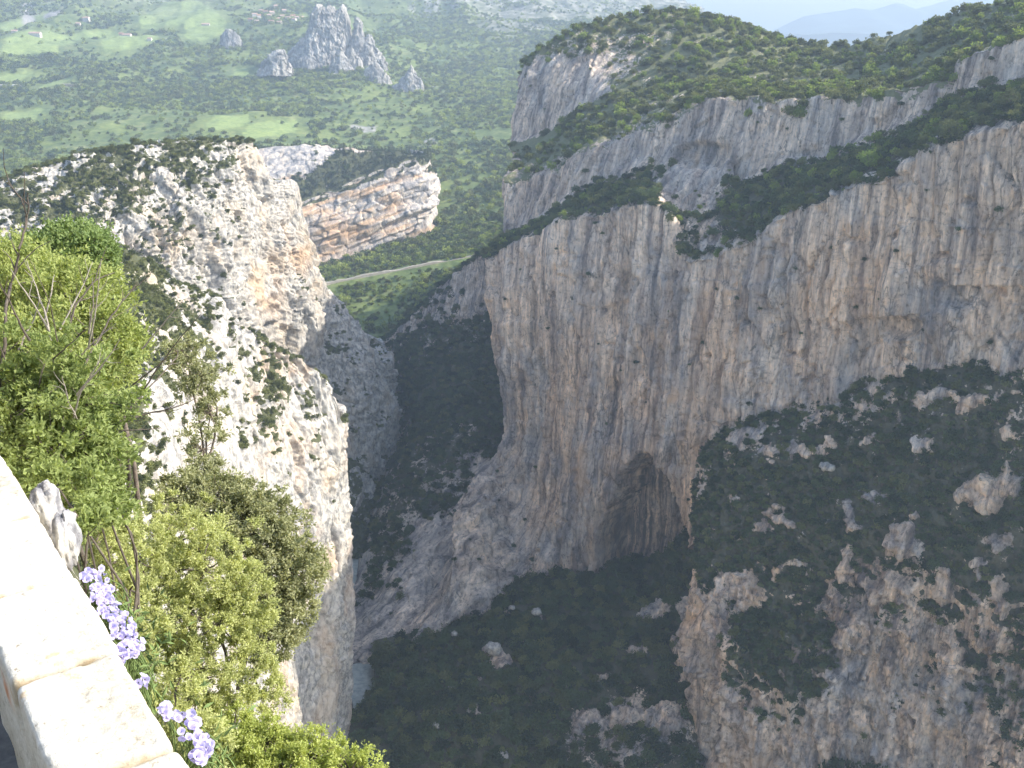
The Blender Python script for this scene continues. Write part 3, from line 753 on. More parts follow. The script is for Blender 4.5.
loft('banded_cliff', [back(bt, -60, 220, -150), back(bt, -10, 50, -12), bt, bwrap(b2), bwrap(b3), bwrap(b3b), bwrap(b4), bwrap(b5), bwrap(b6)], [6, 8, 30, 36, 24, 44, 44, 10], 330, 0.0, 1.2, M_BAND, st_strata, 107,
     [0.3, 0.4, 0.5, 0.5, 0.7, 0.9, 1, 1, 0.3], [0.9, 0.8, [(0, 0.2), (0.5, 0.3), (0.7, 0.9), (1, 0.8)], [(0, 0.2), (.2, 0.3), (0.42, 0.55), (0.5, 1.4), (1, 1.4)], [(0, .4), (0.15, 1.2), (.9, 1.2)], 0.1, 0.25, 0.2, 0.9], feat=feat_band, vegcut=(0.2, 0.5), vegfreq=0.02, vegscale=0.6,
     label='layered ochre cliff rising beyond the gorge')

# ================================================================== FAR VALLEY and mountain
def VW(px, py, Y): return I(px, py, Y, -200, 900)
v00 = [VW(220, 440, 1080), VW(330, 420, 1090), VW(380, 352, 1130), VW(430, 335, 1150), VW(480, 310, 1160), VW(600, 300, 1160)]
v0 = [VW(220, 400, 1130), VW(330, 350, 1160), VW(380, 343, 1160), VW(430, 320, 1180), VW(480, 290, 1200), VW(600, 270, 1200)]
v1 = [VW(-200, 360, 1150), VW(220, 306, 1290), VW(280, 296, 1310), VW(330, 285, 1325), VW(400, 272, 1345), VW(450, 263, 1360), VW(480, 257, 1372), VW(600, 238, 1400)]
v1b = [VW(-200, 352, 1160), VW(220, 303, 1300), VW(280, 293, 1320), VW(330, 282, 1335), VW(400, 269, 1355), VW(450, 260, 1370), VW(480, 254, 1382), VW(600, 235, 1410)]
v2 = [VW(-200, 290, 1300), VW(220, 265, 1480), VW(330, 256, 1520), VW(400, 236, 1550), VW(450, 220, 1590), VW(500, 203, 1620), VW(660, 180, 1650)]
v3 = [VW(-200, 196, 1500), VW(0, 184, 1600), VW(100, 160, 1700), VW(200, 148, 1760), VW(260, 152, 1780), VW(330, 160, 1820), VW(420, 160, 1850), VW(500, 146, 1900), VW(660, 130, 1950)]
v4 = [VW(-200, 112, 2250), VW(0, 108, 2300), VW(150, 108, 2330), VW(300, 112, 2330), VW(430, 108, 2350), VW(500, 96, 2400), VW(660, 84, 2450)]
v5 = [VW(-200, 55, 2850), VW(0, 55, 2900), VW(150, 58, 2900), VW(250, 64, 2800), VW(330, 62, 2720), VW(400, 76, 2700), VW(440, 84, 2700), VW(500, 66, 2850), VW(660, 48, 2900)]
v6 = [VW(-200, 20, 3400), VW(0, 19, 3500), VW(150, 22, 3500), VW(270, 28, 3350), VW(330, 32, 3200), VW(400, 46, 3150), VW(440, 50, 3200), VW(500, 36, 3400), VW(700, 28, 3500)]
v7 = [VW(-200, 2, 4000), VW(0, 2, 4100), VW(150, 4, 4100), VW(300, 4, 4100), VW(420, 2, 4200), VW(520, 0, 4400), VW(600, 6, 4500), VW(700, 22, 4500)]
v8 = [VW(-200, -80, 5600), VW(0, -75, 5700), VW(200, -70, 5800), VW(420, -60, 6000), VW(540, -45, 6200), VW(610, -22, 6350), VW(650, -5, 6400), VW(675, 8, 6400), VW(700, 22, 6400)]
v9 = [VW(-200, -40, 8500), VW(200, -40, 8500), VW(500, -10, 8500), VW(700, 40, 8500)]

def m_valley():
    m, t, b = nt('valley_ground')
    n1_ = tex(t, (0.006,) * 3, 6, 0.6); n2_ = tex(t, (0.03,) * 3, 5, 0.65); n3_ = tex(t, (0.0022,) * 3, 4, 0.55)
    c = ramp(t, n2_.outputs[0], [(0.3, (0.07, 0.10, 0.036)), (0.48, (0.115, 0.155, 0.052)), (0.60, (0.17, 0.20, 0.075)), (0.75, (0.28, 0.27, 0.15))])
    g = ramp(t, n1_.outputs[0], [(0.48, BW), (0.56, WH)])
    c = mix(t, math_(t, 'MULTIPLY', g, 0.5), c, (0.20, 0.24, 0.065))
    c = mix(t, attr(t, 'field'), c, mix(t, n2_.outputs[0], (0.19, 0.26, 0.08), (0.27, 0.32, 0.115)))
    rk = ramp(t, n2_.outputs[0], [(0.38, (0.22, 0.21, 0.19)), (0.6, (0.45, 0.42, 0.37))])
    far_ = ramp(t, n2_.outputs[0], [(0.36, (0.085, 0.10, 0.065)), (0.5, (0.17, 0.175, 0.12)), (0.62, (0.33, 0.31, 0.26))])
    c = mix(t, attr(t, 'dry'), c, far_)
    n4_ = tex(t, (0.10,) * 3, 6, 0.7)
    c = mix(t, 1.0, c, ramp(t, n4_.outputs[0], [(0.34, (0.55, 0.60, 0.55)), (0.5, WH), (0.66, (1.28, 1.2, 1.1))]), 'MULTIPLY')
    c = mix(t, attr(t, 'stain'), c, rk)
    t.links.new(c, b.inputs['Base Color'])
    return m
M_VALLEY = m_valley()
def feat_valley(H, N, px, py, at):
    p = H.reshape(-1, 3)
    e = lambda cx, cy, rx, ry: (1 - sstep(0.8, 1.0, np.abs((px - cx + 4 * jit) / rx) ** 3.0 + np.abs((py - cy + 0.12 * (px - cx) + 2.5 * jit) / ry) ** 3.0 + 0.5 * jit2))
    jit = fbm(np.stack([px.ravel() / 14, py.ravel() / 7, 0 * px.ravel()], 1), 3, 404).reshape(px.shape)
    jit2 = fbm(np.stack([px.ravel() / 6, py.ravel() / 3, 0 * px.ravel()], 1), 3, 405).reshape(px.shape)
    f = np.zeros(px.shape)
    for a in ((175, 22, 34, 9), (205, 33, 20, 12), (270, 133, 26, 7), (228, 128, 22, 6), (38, 50, 36, 6), (60, 40, 60, 5), (130, 44, 30, 7), (25, 120, 22, 4),
              (28, 22, 30, 4), (10, 78, 26, 3), (55, 88, 16, 3), (240, 75, 8, 3)):
        f = np.maximum(f, e(*a))
    at['field'] = f
    r = np.zeros(px.shape)
    for a in ((40, 14, 26, 9), (470, 8, 60, 8), (432, 100, 8, 10), (365, 132, 14, 6), (428, 148, 10, 3), (480, 90, 5, 8), (468, 82, 5, 6), (345, 72, 12, 20), (60, 20, 20, 3)):
        r = np.maximum(r, e(*a) * sstep(-0.15, 0.25, jit))
    mt = sstep(4300, 5200, H[..., 1]) * sstep(0.0, 0.35, fbm(p / 300.0, 5, 505).reshape(px.shape)) * 0.8
    at['dry'] = sstep(3500, 4600, H[..., 1] + 500 * fbm(p / 500.0, 3, 506).reshape(px.shape) + 900 * sstep(440, 520, px) * sstep(140, 60, py))
    at['stain'] = np.clip(r + mt, 0, 1)
    return H
def vext(row, k=0.9):
    r = sorted(row); u, x, y, z = r[0]
    return [(u - 0.5, x - k * abs(y), y, z)] + r
loft('valley', [vext(q) for q in (back(v8, 200, 2500, -900), v8, v7, v6, v5, v4, v3, v2, v1b, v1, v0, v00)], [6, 70, 30, 34, 50, 60, 50, 30, 3, 30, 10], 640, -0.5, 1.0, M_VALLEY, st_hill, 117,
     [1, 3.5, 2.4, 1.6, 1.2, 0.9, 0.4, 0.25, 0.0, 0.0, 0.3, 0.2], [0.3, 0.4, 0.8, 0.8, 0.9, 1, 1, 1.1, 0.8, 0.8, 0.9, 0.9], feat=feat_valley, vegcut=(0.1, 0.3), vegfreq=0.006, vegscale=0.9,
     label='wide green valley side rising to a hazy mountain')

# ---- far blue mountains
def FW_(px, py, Y): return I(px, py, Y, 700, 500)
f1 = [FW_(700, 70, 11000), FW_(740, 50, 11000), FW_(768, 33, 11000), FW_(785, 25, 11000), FW_(803, 17, 11000), FW_(830, 12, 11000), FW_(855, 8, 11000), FW_(872, 10, 11000), FW_(897, 3, 11000), FW_(905, 5, 11000), FW_(914, 10, 11000), FW_(930, 6, 11000), FW_(955, -2, 11500),
      FW_(990, -8, 11500), FW_(1100, -20, 11500), FW_(1200, 0, 11500)]
f2 = [(u, x, y - 1500, -150) for (u, x, y, z) in f1]
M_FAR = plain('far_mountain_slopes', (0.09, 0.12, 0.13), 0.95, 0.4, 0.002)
loft('far_mountains', [back(f1, 300, 2500, -600), f1, f2], [8, 30], 200, 0.0, 1.0, M_FAR, lambda p, s: 60 * fbm(p / 700.0, 5, s), 127, [1, 0.35, 1], [0, 0, 0], smooth_u=1, label='pale blue mountains on the horizon')

# ---- ground sheet under everything: the river bed running through, and out to the horizon
def m_ground():
    m, t, b = nt('river_gravel')
    n = tex(t, (0.08,) * 3, 6, 0.6)
    c = ramp(t, n.outputs[0], [(0.35, (0.20, 0.20, 0.17)), (0.6, (0.42, 0.41, 0.37))])
    t.links.new(c, b.inputs['Base Color'])
    return m
def sheet(name, xs, ys, z, mat, label):
    v = [(x, y, z) for y in ys for x in xs]
    w = len(xs); f = [(a * w + b, a * w + b + 1, (a + 1) * w + b + 1, (a + 1) * w + b) for a in range(len(ys) - 1) for b in range(w - 1)]
    return tag(link(name, mesh_from(name, v, f, np.full(len(f), 4), mat)), label, kind='structure')
sheet('ground', [-12900, -2000, -300, 300, 2000, 12900], [-1400, 0, 600, 1500, 5000, 15400], -426, m_ground(), 'gravel valley floor')
# the river ribbon
riv = [(-30, 200), (-45, 380), (-78, 470), (-94, 545), (-124, 620), (-150, 760), (-160, 900), (-150, 1050), (-120, 1200)]
m_, t_, b_ = nt('river_water')
n_ = tex(t_, (0.25,) * 3, 4, 0.6)
t_.links.new(ramp(t_, n_.outputs[0], [(0.35, (0.24, 0.27, 0.25)), (0.65, (0.40, 0.42, 0.38))]), b_.inputs['Base Color'])
b_.inputs['Roughness'].default_value = 0.5
bump(t_, b_, n_.outputs[0], 0.3, 0.4)
M_WATER = m_
ry = np.linspace(200, 1200, 120); rx = np.interp(ry, [q[1] for q in riv], [q[0] for q in riv])
wv = []
for x, y in zip(rx, ry):
    for k in range(9): wv.append((x + (k / 8 - 0.5) * 28 + 5 * math.sin(y / 37), y, -420 + 0.02 * 0))
wf = [(a * 9 + b, a * 9 + b + 1, (a + 1) * 9 + b + 1, (a + 1) * 9 + b) for a in range(119) for b in range(8)]
tag(link('river', mesh_from('river', wv, wf, np.full(len(wf), 4), M_WATER)), 'pale green river at the bottom of the gorge', kind='structure')

# ---- haze: one closed box of even, thin air
bpy.ops.mesh.primitive_cube_add(size=1)
hz = bpy.context.object
hz.name = 'haze'; hz.data.name = 'haze'
hz.scale = (26000, 17000, 1500); hz.location = (0, 7000, -430 + 750)
hm = bpy.data.materials.new('hazy_air'); hm.use_nodes = True
ht = hm.node_tree
ht.nodes.remove(ht.nodes['Principled BSDF'])
pv = ht.nodes.new('ShaderNodeVolumePrincipled')
pv.inputs['Color'].default_value = (0.64, 0.81, 1.0, 1)
pv.inputs['Density'].default_value = HAZE_DENSITY if 'HAZE_DENSITY' in globals() else 0.00016
pv.inputs['Anisotropy'].default_value = 0.2
ht.links.new(pv.outputs[0], ht.nodes['Material Output'].inputs['Volume'])
hz.data.materials.append(hm)
tag(hz, 'thin blue haze filling the gorge and valley', 'haze', kind='stuff')
# ------------------------------------------------------------------ foliage builders
def unit(v):
    return v / np.maximum(np.linalg.norm(v, axis=-1, keepdims=True), 1e-9)

def rnd_dirs(n, rng):
    return unit(rng.normal(size=(n, 3)))

def leaf_quads(c, d, L, Wd, rng, fold=0.25):
    """diamond leaves: base c, direction d, length L, width Wd"""
    n = len(c)
    side = unit(np.cross(d, rnd_dirs(n, rng)))
    nrm = np.cross(side, d)
    L = np.broadcast_to(L, n)[:, None]; Wd = np.broadcast_to(Wd, n)[:, None]
    mid = c + d * L * 0.45
    a = mid + side * Wd * 0.5 + nrm * Wd * fold
    b = mid - side * Wd * 0.5 + nrm * Wd * fold
    tip = c + d * L
    v = np.stack([c, a, tip, b], 1).reshape(-1, 3)
    f = np.arange(n * 4).reshape(n, 4)
    return v, f

def tube(path, rad, sides=6):
    path = np.asarray(path, float); rad = np.broadcast_to(rad, len(path))
    t = unit(np.gradient(path, axis=0))
    ref = np.array([0.31, 0.17, 0.93])
    a = unit(np.cross(t, ref)); b = np.cross(t, a)
    ang = np.linspace(0, 2 * np.pi, sides, endpoint=False)
    v = path[:, None] + rad[:, None, None] * (a[:, None] * np.cos(ang)[None, :, None] + b[:, None] * np.sin(ang)[None, :, None])
    n = len(path)
    i = np.arange(n - 1)[:, None] * sides; k = np.arange(sides)[None]
    k2 = (k + 1) % sides
    f = np.stack([i + k, i + k2, i + sides + k2, i + sides + k], -1).reshape(-1, 4)
    return v.reshape(-1, 3), f

class MB:
    def __init__(self): self.v = []; self.f = []; self.m = []; self.n = 0
    def add(self, v, f, m=0):
        self.v.append(np.asarray(v, float)); self.f.append(np.asarray(f) + self.n); self.m.append(np.full(len(f), m)); self.n += len(v)
    def mesh(self, name, mats, smooth=True):
        v = np.concatenate(self.v); f = np.concatenate(self.f)
        return mesh_from(name, v, f, np.full(len(f), f.shape[1]), mats, smooth=smooth, mat_idx=np.concatenate(self.m))

def curve(a, b, sag=0.15, n=6, rng=RNG):
    a, b = np.asarray(a, float), np.asarray(b, float)
    t = np.linspace(0, 1, n)[:, None]
    L = np.linalg.norm(b - a)
    off = rng.normal(size=3) * L * sag
    return a + (b - a) * t + off * np.sin(t * np.pi) + np.cumsum(rng.normal(size=(n, 3)) * L * 0.018, 0) * np.sin(t * np.pi)

def far_crown(seed, clumps=16, leaves=16, leaf=0.30, flat=0.85, spiky=0.0, trunk=True, mats=None, name='shrub'):
    """a small far tree or shrub of radius about 1: tapered stem, limbs, crown of leaf clumps"""
    rng = np.random.default_rng(seed)
    mb = MB()
    d = rnd_dirs(clumps, rng); d[:, 2] = np.abs(d[:, 2]) * 1.0 - 0.25
    r = rng.uniform(0.40, 0.90, clumps)[:, None]
    c = d * r * np.array([1, 1, flat]) * (1 + 0.13 * rng.normal(size=(clumps, 1)))
    if spiky:
        h = rng.uniform(0, 1, clumps)
        c = np.stack([rng.normal(size=clumps) * 0.32 * (1.05 - h), rng.normal(size=clumps) * 0.32 * (1.05 - h), h * spiky - 0.5], 1)
    c[:, 2] += 0.55
    cs = rng.uniform(0.22, 0.42, clumps) * (0.6 if spiky else 1)
    lc = np.repeat(c, leaves, 0) + rnd_dirs(clumps * leaves, rng) * np.repeat(cs, leaves)[:, None] * rng.uniform(0.5, 1.0, (clumps * leaves, 1))
    ld = unit(unit(lc - np.repeat(c, leaves, 0)) + rnd_dirs(clumps * leaves, rng) * 0.8 + np.array([0, 0, 0.3]))
    v, f = leaf_quads(lc, ld, leaf * rng.uniform(0.7, 1.3, len(lc)), leaf * 0.75, rng)
    mb.add(v, f, 0)
    if trunk:
        top = np.array([0, 0, 0.5])
        v, f = tube([(0, 0, -0.8), (0.03, 0.02, -0.1), tuple(top)], np.array([0.09, 0.07, 0.04]), 5); mb.add(v, f, 1)
        for k in range(min(4, clumps)):
            v, f = tube([(0.02, 0.01, 0.0), tuple(c[k] * 0.5), tuple(c[k])], np.array([0.05, 0.035, 0.015]), 4); mb.add(v, f, 1)
    return mb.mesh(name, mats)

PROTO = {}
def protos(key, leafm, n=4, **kw):
    PROTO[key] = [far_crown(100 * len(PROTO) + i, mats=[leafm, M_BARK], **kw) for i in range(n)]
protos('dark', M_DARKLEAF, clumps=18, leaves=18)
protos('olive', M_OLIVE, clumps=16, leaves=16, flat=0.75)
protos('bright', M_BRIGHT, clumps=18, leaves=18, flat=1.0)
protos('pine', M_PINE, 3, clumps=16, leaves=14, spiky=2.3, leaf=0.24)
protos('sun_dark', M_SUNDARK, clumps=18, leaves=18)
protos('valley_dark', M_VALEDARK, 3, clumps=12, leaves=9, leaf=0.45)
protos('valley_green', M_VALE, 3, clumps=12, leaves=9, leaf=0.45)
protos('valley_olive', M_OLIVE, 3, clumps=12, leaves=9, leaf=0.45)
protos('cypress', M_PINE, 2, clumps=14, leaves=12, spiky=4.5, leaf=0.25)

# ---- depth buffer of the terrain, used to pick which shrubs the eye can see
ZB = np.full((256 + 40, 342 + 40), 1e9)
for k_, L_ in LOFTS.items():
    px_, py_, d_ = project(L_['H'])
    ix = np.floor(px_ / 3).astype(int) + 20; iy = np.floor(py_ / 3).astype(int) + 20
    ok = (d_ > 1) & (ix >= 0) & (ix < ZB.shape[1]) & (iy >= 0) & (iy < ZB.shape[0])
    np.minimum.at(ZB, (iy[ok], ix[ok]), d_[ok])

def visible(p, lift):
    q = np.array(p); q[:, 2] += lift
    px, py, d = project(q)
    ix = np.floor(px / 3).astype(int) + 20; iy = np.floor(py / 3).astype(int) + 20
    inside = (px > 0) & (px < 1024) & (py > 0) & (py < 768)
    ix = np.clip(ix, 0, ZB.shape[1] - 1); iy = np.clip(iy, 0, ZB.shape[0] - 1)
    return inside & (d < ZB[iy, ix] * 1.012 + 2)

def scatter(lf, density, rng, vmin=0.35, reg=None, jitter=1.0, power=1.0):
    """points on a loft, density per square metre where the ground is overgrown"""
    L = LOFTS[lf]
    H, vg = L['H'], L['veg'].copy()
    w = L['area'] * np.where(vg > vmin, vg ** power, 0)
    ok = (L['px'] > -160) & (L['px'] < 1184) & (L['py'] > -120) & (L['py'] < 900)
    w = np.where(ok, w, 0)
    if reg is not None: w = w * reg(L)
    w[-1] = 0; w[:, -1] = 0
    tot = w.sum()
    n = int(tot * density)
    if n < 1: return np.zeros((0, 3))
    i = rng.choice(w.size, n, p=(w / tot).ravel())
    a, b = np.unravel_index(i, w.shape)
    s, t = rng.uniform(size=(n, 1)), rng.uniform(size=(n, 1))
    return (H[a, b] * (1 - s) * (1 - t) + H[a + 1, b] * s * (1 - t) + H[a, b + 1] * (1 - s) * t + H[a + 1, b + 1] * s * t)

STUFF_GROUPS = {}
def stuff(name, pts, scl, keys, label, rng, cat=None):
    """one mass of plants nobody could count: points with shrubs instanced on them"""
    me = bpy.data.meshes.new(name)
    me.vertices.add(len(pts)); me.vertices.foreach_set('co', np.ascontiguousarray(pts, np.float32).ravel())
    col = bpy.data.collections.new(name + '_kinds')
    k = 0; ids = []
    for key, wgt in keys:
        for pm in PROTO[key]:
            o = bpy.data.objects.new('a%03d_%s' % (k, key), pm); col.objects.link(o); k += 1
            ids.append(wgt / len(PROTO[key]))
    ids = np.array(ids) / sum(ids)
    for nm, ty, val in (('scl', 'FLOAT', scl), ('rot', 'FLOAT', rng.uniform(0, 6.28, len(pts))), ('pick', 'INT', rng.choice(k, len(pts), p=ids))):
        a = me.attributes.new(nm, ty, 'POINT')
        a.data.foreach_set('value', np.ascontiguousarray(val, np.int32 if ty == 'INT' else np.float32))
    o = link(name, me)
    g = bpy.data.node_groups.new(name, 'GeometryNodeTree')
    g.interface.new_socket('Geometry', in_out='INPUT', socket_type='NodeSocketGeometry')
    g.interface.new_socket('Geometry', in_out='OUTPUT', socket_type='NodeSocketGeometry')
    gi, go = g.nodes.new('NodeGroupInput'), g.nodes.new('NodeGroupOutput')
    ip = g.nodes.new('GeometryNodeInstanceOnPoints'); ci = g.nodes.new('GeometryNodeCollectionInfo')
    ci.inputs['Collection'].default_value = col; ci.inputs['Separate Children'].default_value = True; ci.inputs['Reset Children'].default_value = True
    def na(nm, ty):
        n = g.nodes.new('GeometryNodeInputNamedAttribute'); n.data_type = ty; n.inputs['Name'].default_value = nm
        return [s for s in n.outputs if s.enabled and s.name == 'Attribute'][0]
    cx = g.nodes.new('ShaderNodeCombineXYZ')
    g.links.new(na('rot', 'FLOAT'), cx.inputs['Z'])
    g.links.new(gi.outputs[0], ip.inputs['Points']); g.links.new(ci.outputs[0], ip.inputs['Instance'])
    ip.inputs['Pick Instance'].default_value = True
    g.links.new(na('pick', 'INT'), ip.inputs['Instance Index'])
    g.links.new(cx.outputs[0], ip.inputs['Rotation'])
    g.links.new(na('scl', 'FLOAT'), ip.inputs['Scale'])
    g.links.new(ip.outputs[0], go.inputs[0])
    md = o.modifiers.new('plants', 'NODES'); md.node_group = g
    return tag(o, label, kind='stuff')

def vegetate(area, pts, scl, keys, n_single, one, label, cat, group, mass, mass_label, rng):
    """the largest visible plants become things of their own, the rest one mass"""
    if len(pts) == 0: return
    px, py, d = project(pts)
    size = scl / d * visible(pts, 0.5 * scl)
    order = np.argsort(-size)
    order = order[size[order] > 0]
    # spread the single ones: never two on one spot
    chosen, cells = [], set()
    for i in order:
        c = (int(px[i] // 7), int(py[i] // 6))
        if c in cells: continue
        cells.add(c); chosen.append(i)
        if len(chosen) >= n_single: break
    kinds = []; ws = []
    for key, wgt in keys:
        for pm in PROTO[key]: kinds.append(pm); ws.append(wgt / len(PROTO[key]))
    ws = np.array(ws) / sum(ws)
    for i in chosen:
        o = bpy.data.objects.new(one, kinds[rng.choice(len(kinds), p=ws)]); COL.objects.link(o)
        o.location = pts[i]; o.rotation_euler = (0, 0, rng.uniform(0, 6.28)); o.scale = (scl[i] * rng.uniform(0.85, 1.15), scl[i] * rng.uniform(0.85, 1.15), scl[i])
        tag(o, label, cat, group)
    rest = np.ones(len(pts), bool); rest[chosen] = False
    if mass: stuff(mass, pts[rest], scl[rest], keys, mass_label, rng)

rg = np.random.default_rng(5)
def sizes(n, lo, hi, rng=rg, p=1.6): return lo + (hi - lo) * rng.uniform(size=n) ** p

# wooded top of the right massif
top_reg = lambda L: (L['py'] < 175) & (np.arange(L['H'].shape[0])[:, None] < 190)
p = scatter('right_massif', 1 / 30.0, rg, 0.25, top_reg)
nz_ = fbm(p / 60.0, 3, 61)
keep = rg.uniform(size=len(p)) < np.clip(0.85 + nz_ * 1.5, 0.15, 1)
p = p[keep]
vegetate('top', p, sizes(len(p), 1.6, 4.6), [('olive', 0.42), ('bright', 0.26), ('sun_dark', 0.32)], 110, 'hill_tree', 'bushy green tree among others on the wooded top of the right hill', 'tree', 'trees on the wooded top of the right hill',
         'hilltop_wood', 'mixed green wood covering the top of the right hill', rg)
# ledges between the rock bands
led_reg = lambda L: (np.arange(L['H'].shape[0])[:, None] >= 190) & (np.arange(L['H'].shape[0])[:, None] < 302)
p = scatter('right_massif', 1 / 11.0, rg, 0.3, led_reg)
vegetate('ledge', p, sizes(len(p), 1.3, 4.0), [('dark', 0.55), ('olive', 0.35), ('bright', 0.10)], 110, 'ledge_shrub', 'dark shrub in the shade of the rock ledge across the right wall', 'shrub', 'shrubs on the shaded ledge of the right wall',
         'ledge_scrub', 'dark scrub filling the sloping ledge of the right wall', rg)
# tufts clinging to the wall itself
L = LOFTS['right_massif']
nv_tot = L['H'].shape[0]
rows_ = np.arange(nv_tot)[:, None]
def spots(lf, pix, size, rng):
    L = LOFTS[lf]; out = []
    for (a, b) in pix:
        d = (L['px'] - a) ** 2 + (L['py'] - b) ** 2 + 1e-3 * (L['H'][..., 1] - L['H'][..., 1].min())
        out.append(L['H'].reshape(-1, 3)[np.argmin(d)])
    return np.array(out)
tuft_px = [(612, 380), (618, 372), (625, 390), (614, 412), (605, 425), (630, 365), (548, 330), (575, 300), (600, 345), (590, 275), (655, 300), (668, 312), (700, 345), (690, 365), (735, 300), (795, 270), (800, 335), (640, 405), (560, 400), (530, 470),
           (520, 455), (545, 475), (515, 545), (525, 520), (532, 560), (503, 500), (466, 470), (458, 485), (448, 510), (470, 540), (480, 560), (500, 470), (455, 560), (440, 585), (705, 210), (690, 225), (880, 300), (925, 330), (990, 345), (855, 310), (740, 420), (750, 405), (765, 432), (728, 445),
           (830, 250), (862, 262), (900, 250), (960, 230), (1000, 210), (930, 190), (715, 290), (760, 310), (650, 250), (600, 235), (560, 250), (520, 270), (505, 300), (690, 500), (700, 480), (712, 470), (560, 125), (545, 110), (600, 200), (640, 170), (790, 130), (840, 120), (900, 105), (760, 125), (990, 60)]
tp = spots('right_massif', tuft_px, 1, rg)
for q in tp:
    o = bpy.data.objects.new('wall_shrub', PROTO['dark'][rg.integers(4)]); COL.objects.link(o)
    s = rg.uniform(0.9, 2.1); o.location = (q[0] - 0.4, q[1] - 0.4, q[2]); o.scale = (s, s, s); o.rotation_euler = (0, 0, rg.uniform(0, 6))
    tag(o, 'small dark shrub clinging to the bare streaked wall', 'shrub', 'shrubs clinging to the streaked wall')

# lower spur and talus
p = scatter('lower_spur', 1 / 8.0, rg, 0.30)
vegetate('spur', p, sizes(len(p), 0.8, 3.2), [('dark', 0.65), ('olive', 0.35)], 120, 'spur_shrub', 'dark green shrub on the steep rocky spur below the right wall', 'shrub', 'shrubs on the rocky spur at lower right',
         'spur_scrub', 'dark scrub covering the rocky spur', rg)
p = scatter('talus', 1 / 16.0, rg, 0.3)
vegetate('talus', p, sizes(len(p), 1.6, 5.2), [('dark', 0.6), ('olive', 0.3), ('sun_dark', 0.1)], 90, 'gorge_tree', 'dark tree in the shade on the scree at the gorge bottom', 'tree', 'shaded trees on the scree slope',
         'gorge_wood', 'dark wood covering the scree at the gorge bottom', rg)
p = scatter('inner_gorge_slope', 1 / 14.0, rg, 0.3)
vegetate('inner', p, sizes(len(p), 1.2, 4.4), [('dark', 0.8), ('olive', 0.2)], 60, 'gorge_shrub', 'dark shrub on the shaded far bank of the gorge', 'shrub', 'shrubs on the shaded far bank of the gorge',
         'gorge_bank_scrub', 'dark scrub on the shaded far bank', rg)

# left ridge and near cliff
p = scatter('left_ridge', 1 / 7.0, rg, 0.30)
vegetate('ridge', p, sizes(len(p), 0.7, 2.3, p=2.0), [('olive', 0.6), ('sun_dark', 0.4)], 130, 'ridge_shrub', 'low olive green shrub between the white rocks of the left ridge', 'shrub', 'shrubs between the rocks of the left ridge',
         'ridge_scrub', 'low scrub between the rocks of the sunlit ridge', rg)
p = scatter('near_cliff', 1 / 4.5, rg, 0.30)
vegetate('near', p, sizes(len(p), 0.6, 1.9, p=2.0), [('olive', 0.7), ('sun_dark', 0.3)], 120, 'cliff_shrub', 'olive green shrub on the nearest sunlit white cliff', 'shrub', 'shrubs on the nearest sunlit cliff',
         'cliff_scrub', 'olive scrub on the ledges of the nearest sunlit cliff', rg)
# banded cliff: dark pines on its slab
p = scatter('banded_cliff', 1 / 24.0, rg, 0.45)
vegetate('band', p, sizes(len(p), 1.8, 3.6), [('pine', 0.7), ('dark', 0.3)], 40, 'slab_pine', 'dark pine on the sloping top of the layered cliff', 'pine tree', 'pines on top of the layered cliff',
         'slab_pine_wood', 'dark pine wood on the sloping top of the layered cliff', rg)

# far valley
p = scatter('valley', 1 / 75.0, rg, 0.2, lambda L: (L['H'][..., 1] < 4600) & True)
L = LOFTS['valley']
pxv, pyv, dv = project(p)
ns = fbm(p / 240.0, 4, 88); 
fld = LOFTS['valley']['o'].data.attributes['field']
fa = np.zeros(len(fld.data), np.float32); fld.data.foreach_get('value', fa)
# nearest-grid lookup of the field mask
from mathutils.kdtree import KDTree
Hf = L['H'].reshape(-1, 3)
sel = np.where(fa > 0.3)[0]
kd = KDTree(len(sel))
for n_, i_ in enumerate(sel): kd.insert(Hf[i_], n_)
kd.balance()
rdv = np.interp(pxv, [318, 345, 385, 425, 462, 480, 520], [288.5, 281, 274, 266.5, 260, 256.5, 249])
nearroad = (pyv > rdv - 5) & (pyv < rdv + 9) & (pxv > 310) & (pxv < 525)
infield = np.array([kd.find(q)[2] for q in p]) < 26
dens = np.clip(0.70 + 2.2 * ns + 0.5 * (pxv > 410) * (p[:, 1] < 3000), 0.16, 1.0)
dens *= np.clip(1.0 - (p[:, 1] - 3200) / 1500.0, 0.12, 1)
dens *= np.where(infield, 0.015, 1) * np.where(nearroad, 0, 1)
keep = rg.uniform(size=len(p)) < dens
p = p[keep]
nsk = fbm(p / 260.0, 3, 99)
for nm, selm, keys, lab in (('valley_wood', nsk > 0.02, [('valley_green', 0.6), ('valley_dark', 0.15), ('valley_olive', 0.25)], 'fresh green wood across the far valley side'),
                            ('valley_dark_wood', nsk <= 0.02, [('valley_green', 0.3), ('valley_dark', 0.4), ('valley_olive', 0.3)], 'darker mixed wood across the far valley side')):
    q = p[selm]
    vegetate('valley', q, sizes(len(q), 2.4, 7.2), keys, 60, 'valley_tree', 'round green tree in the %s wood of the far valley' % ('fresh green' if 'dark' not in nm else 'darker'), 'tree',
             'trees in the %s wood of the far valley' % ('fresh green' if 'dark' not in nm else 'darker'), nm, lab, rg)
print('TREES', len(p))

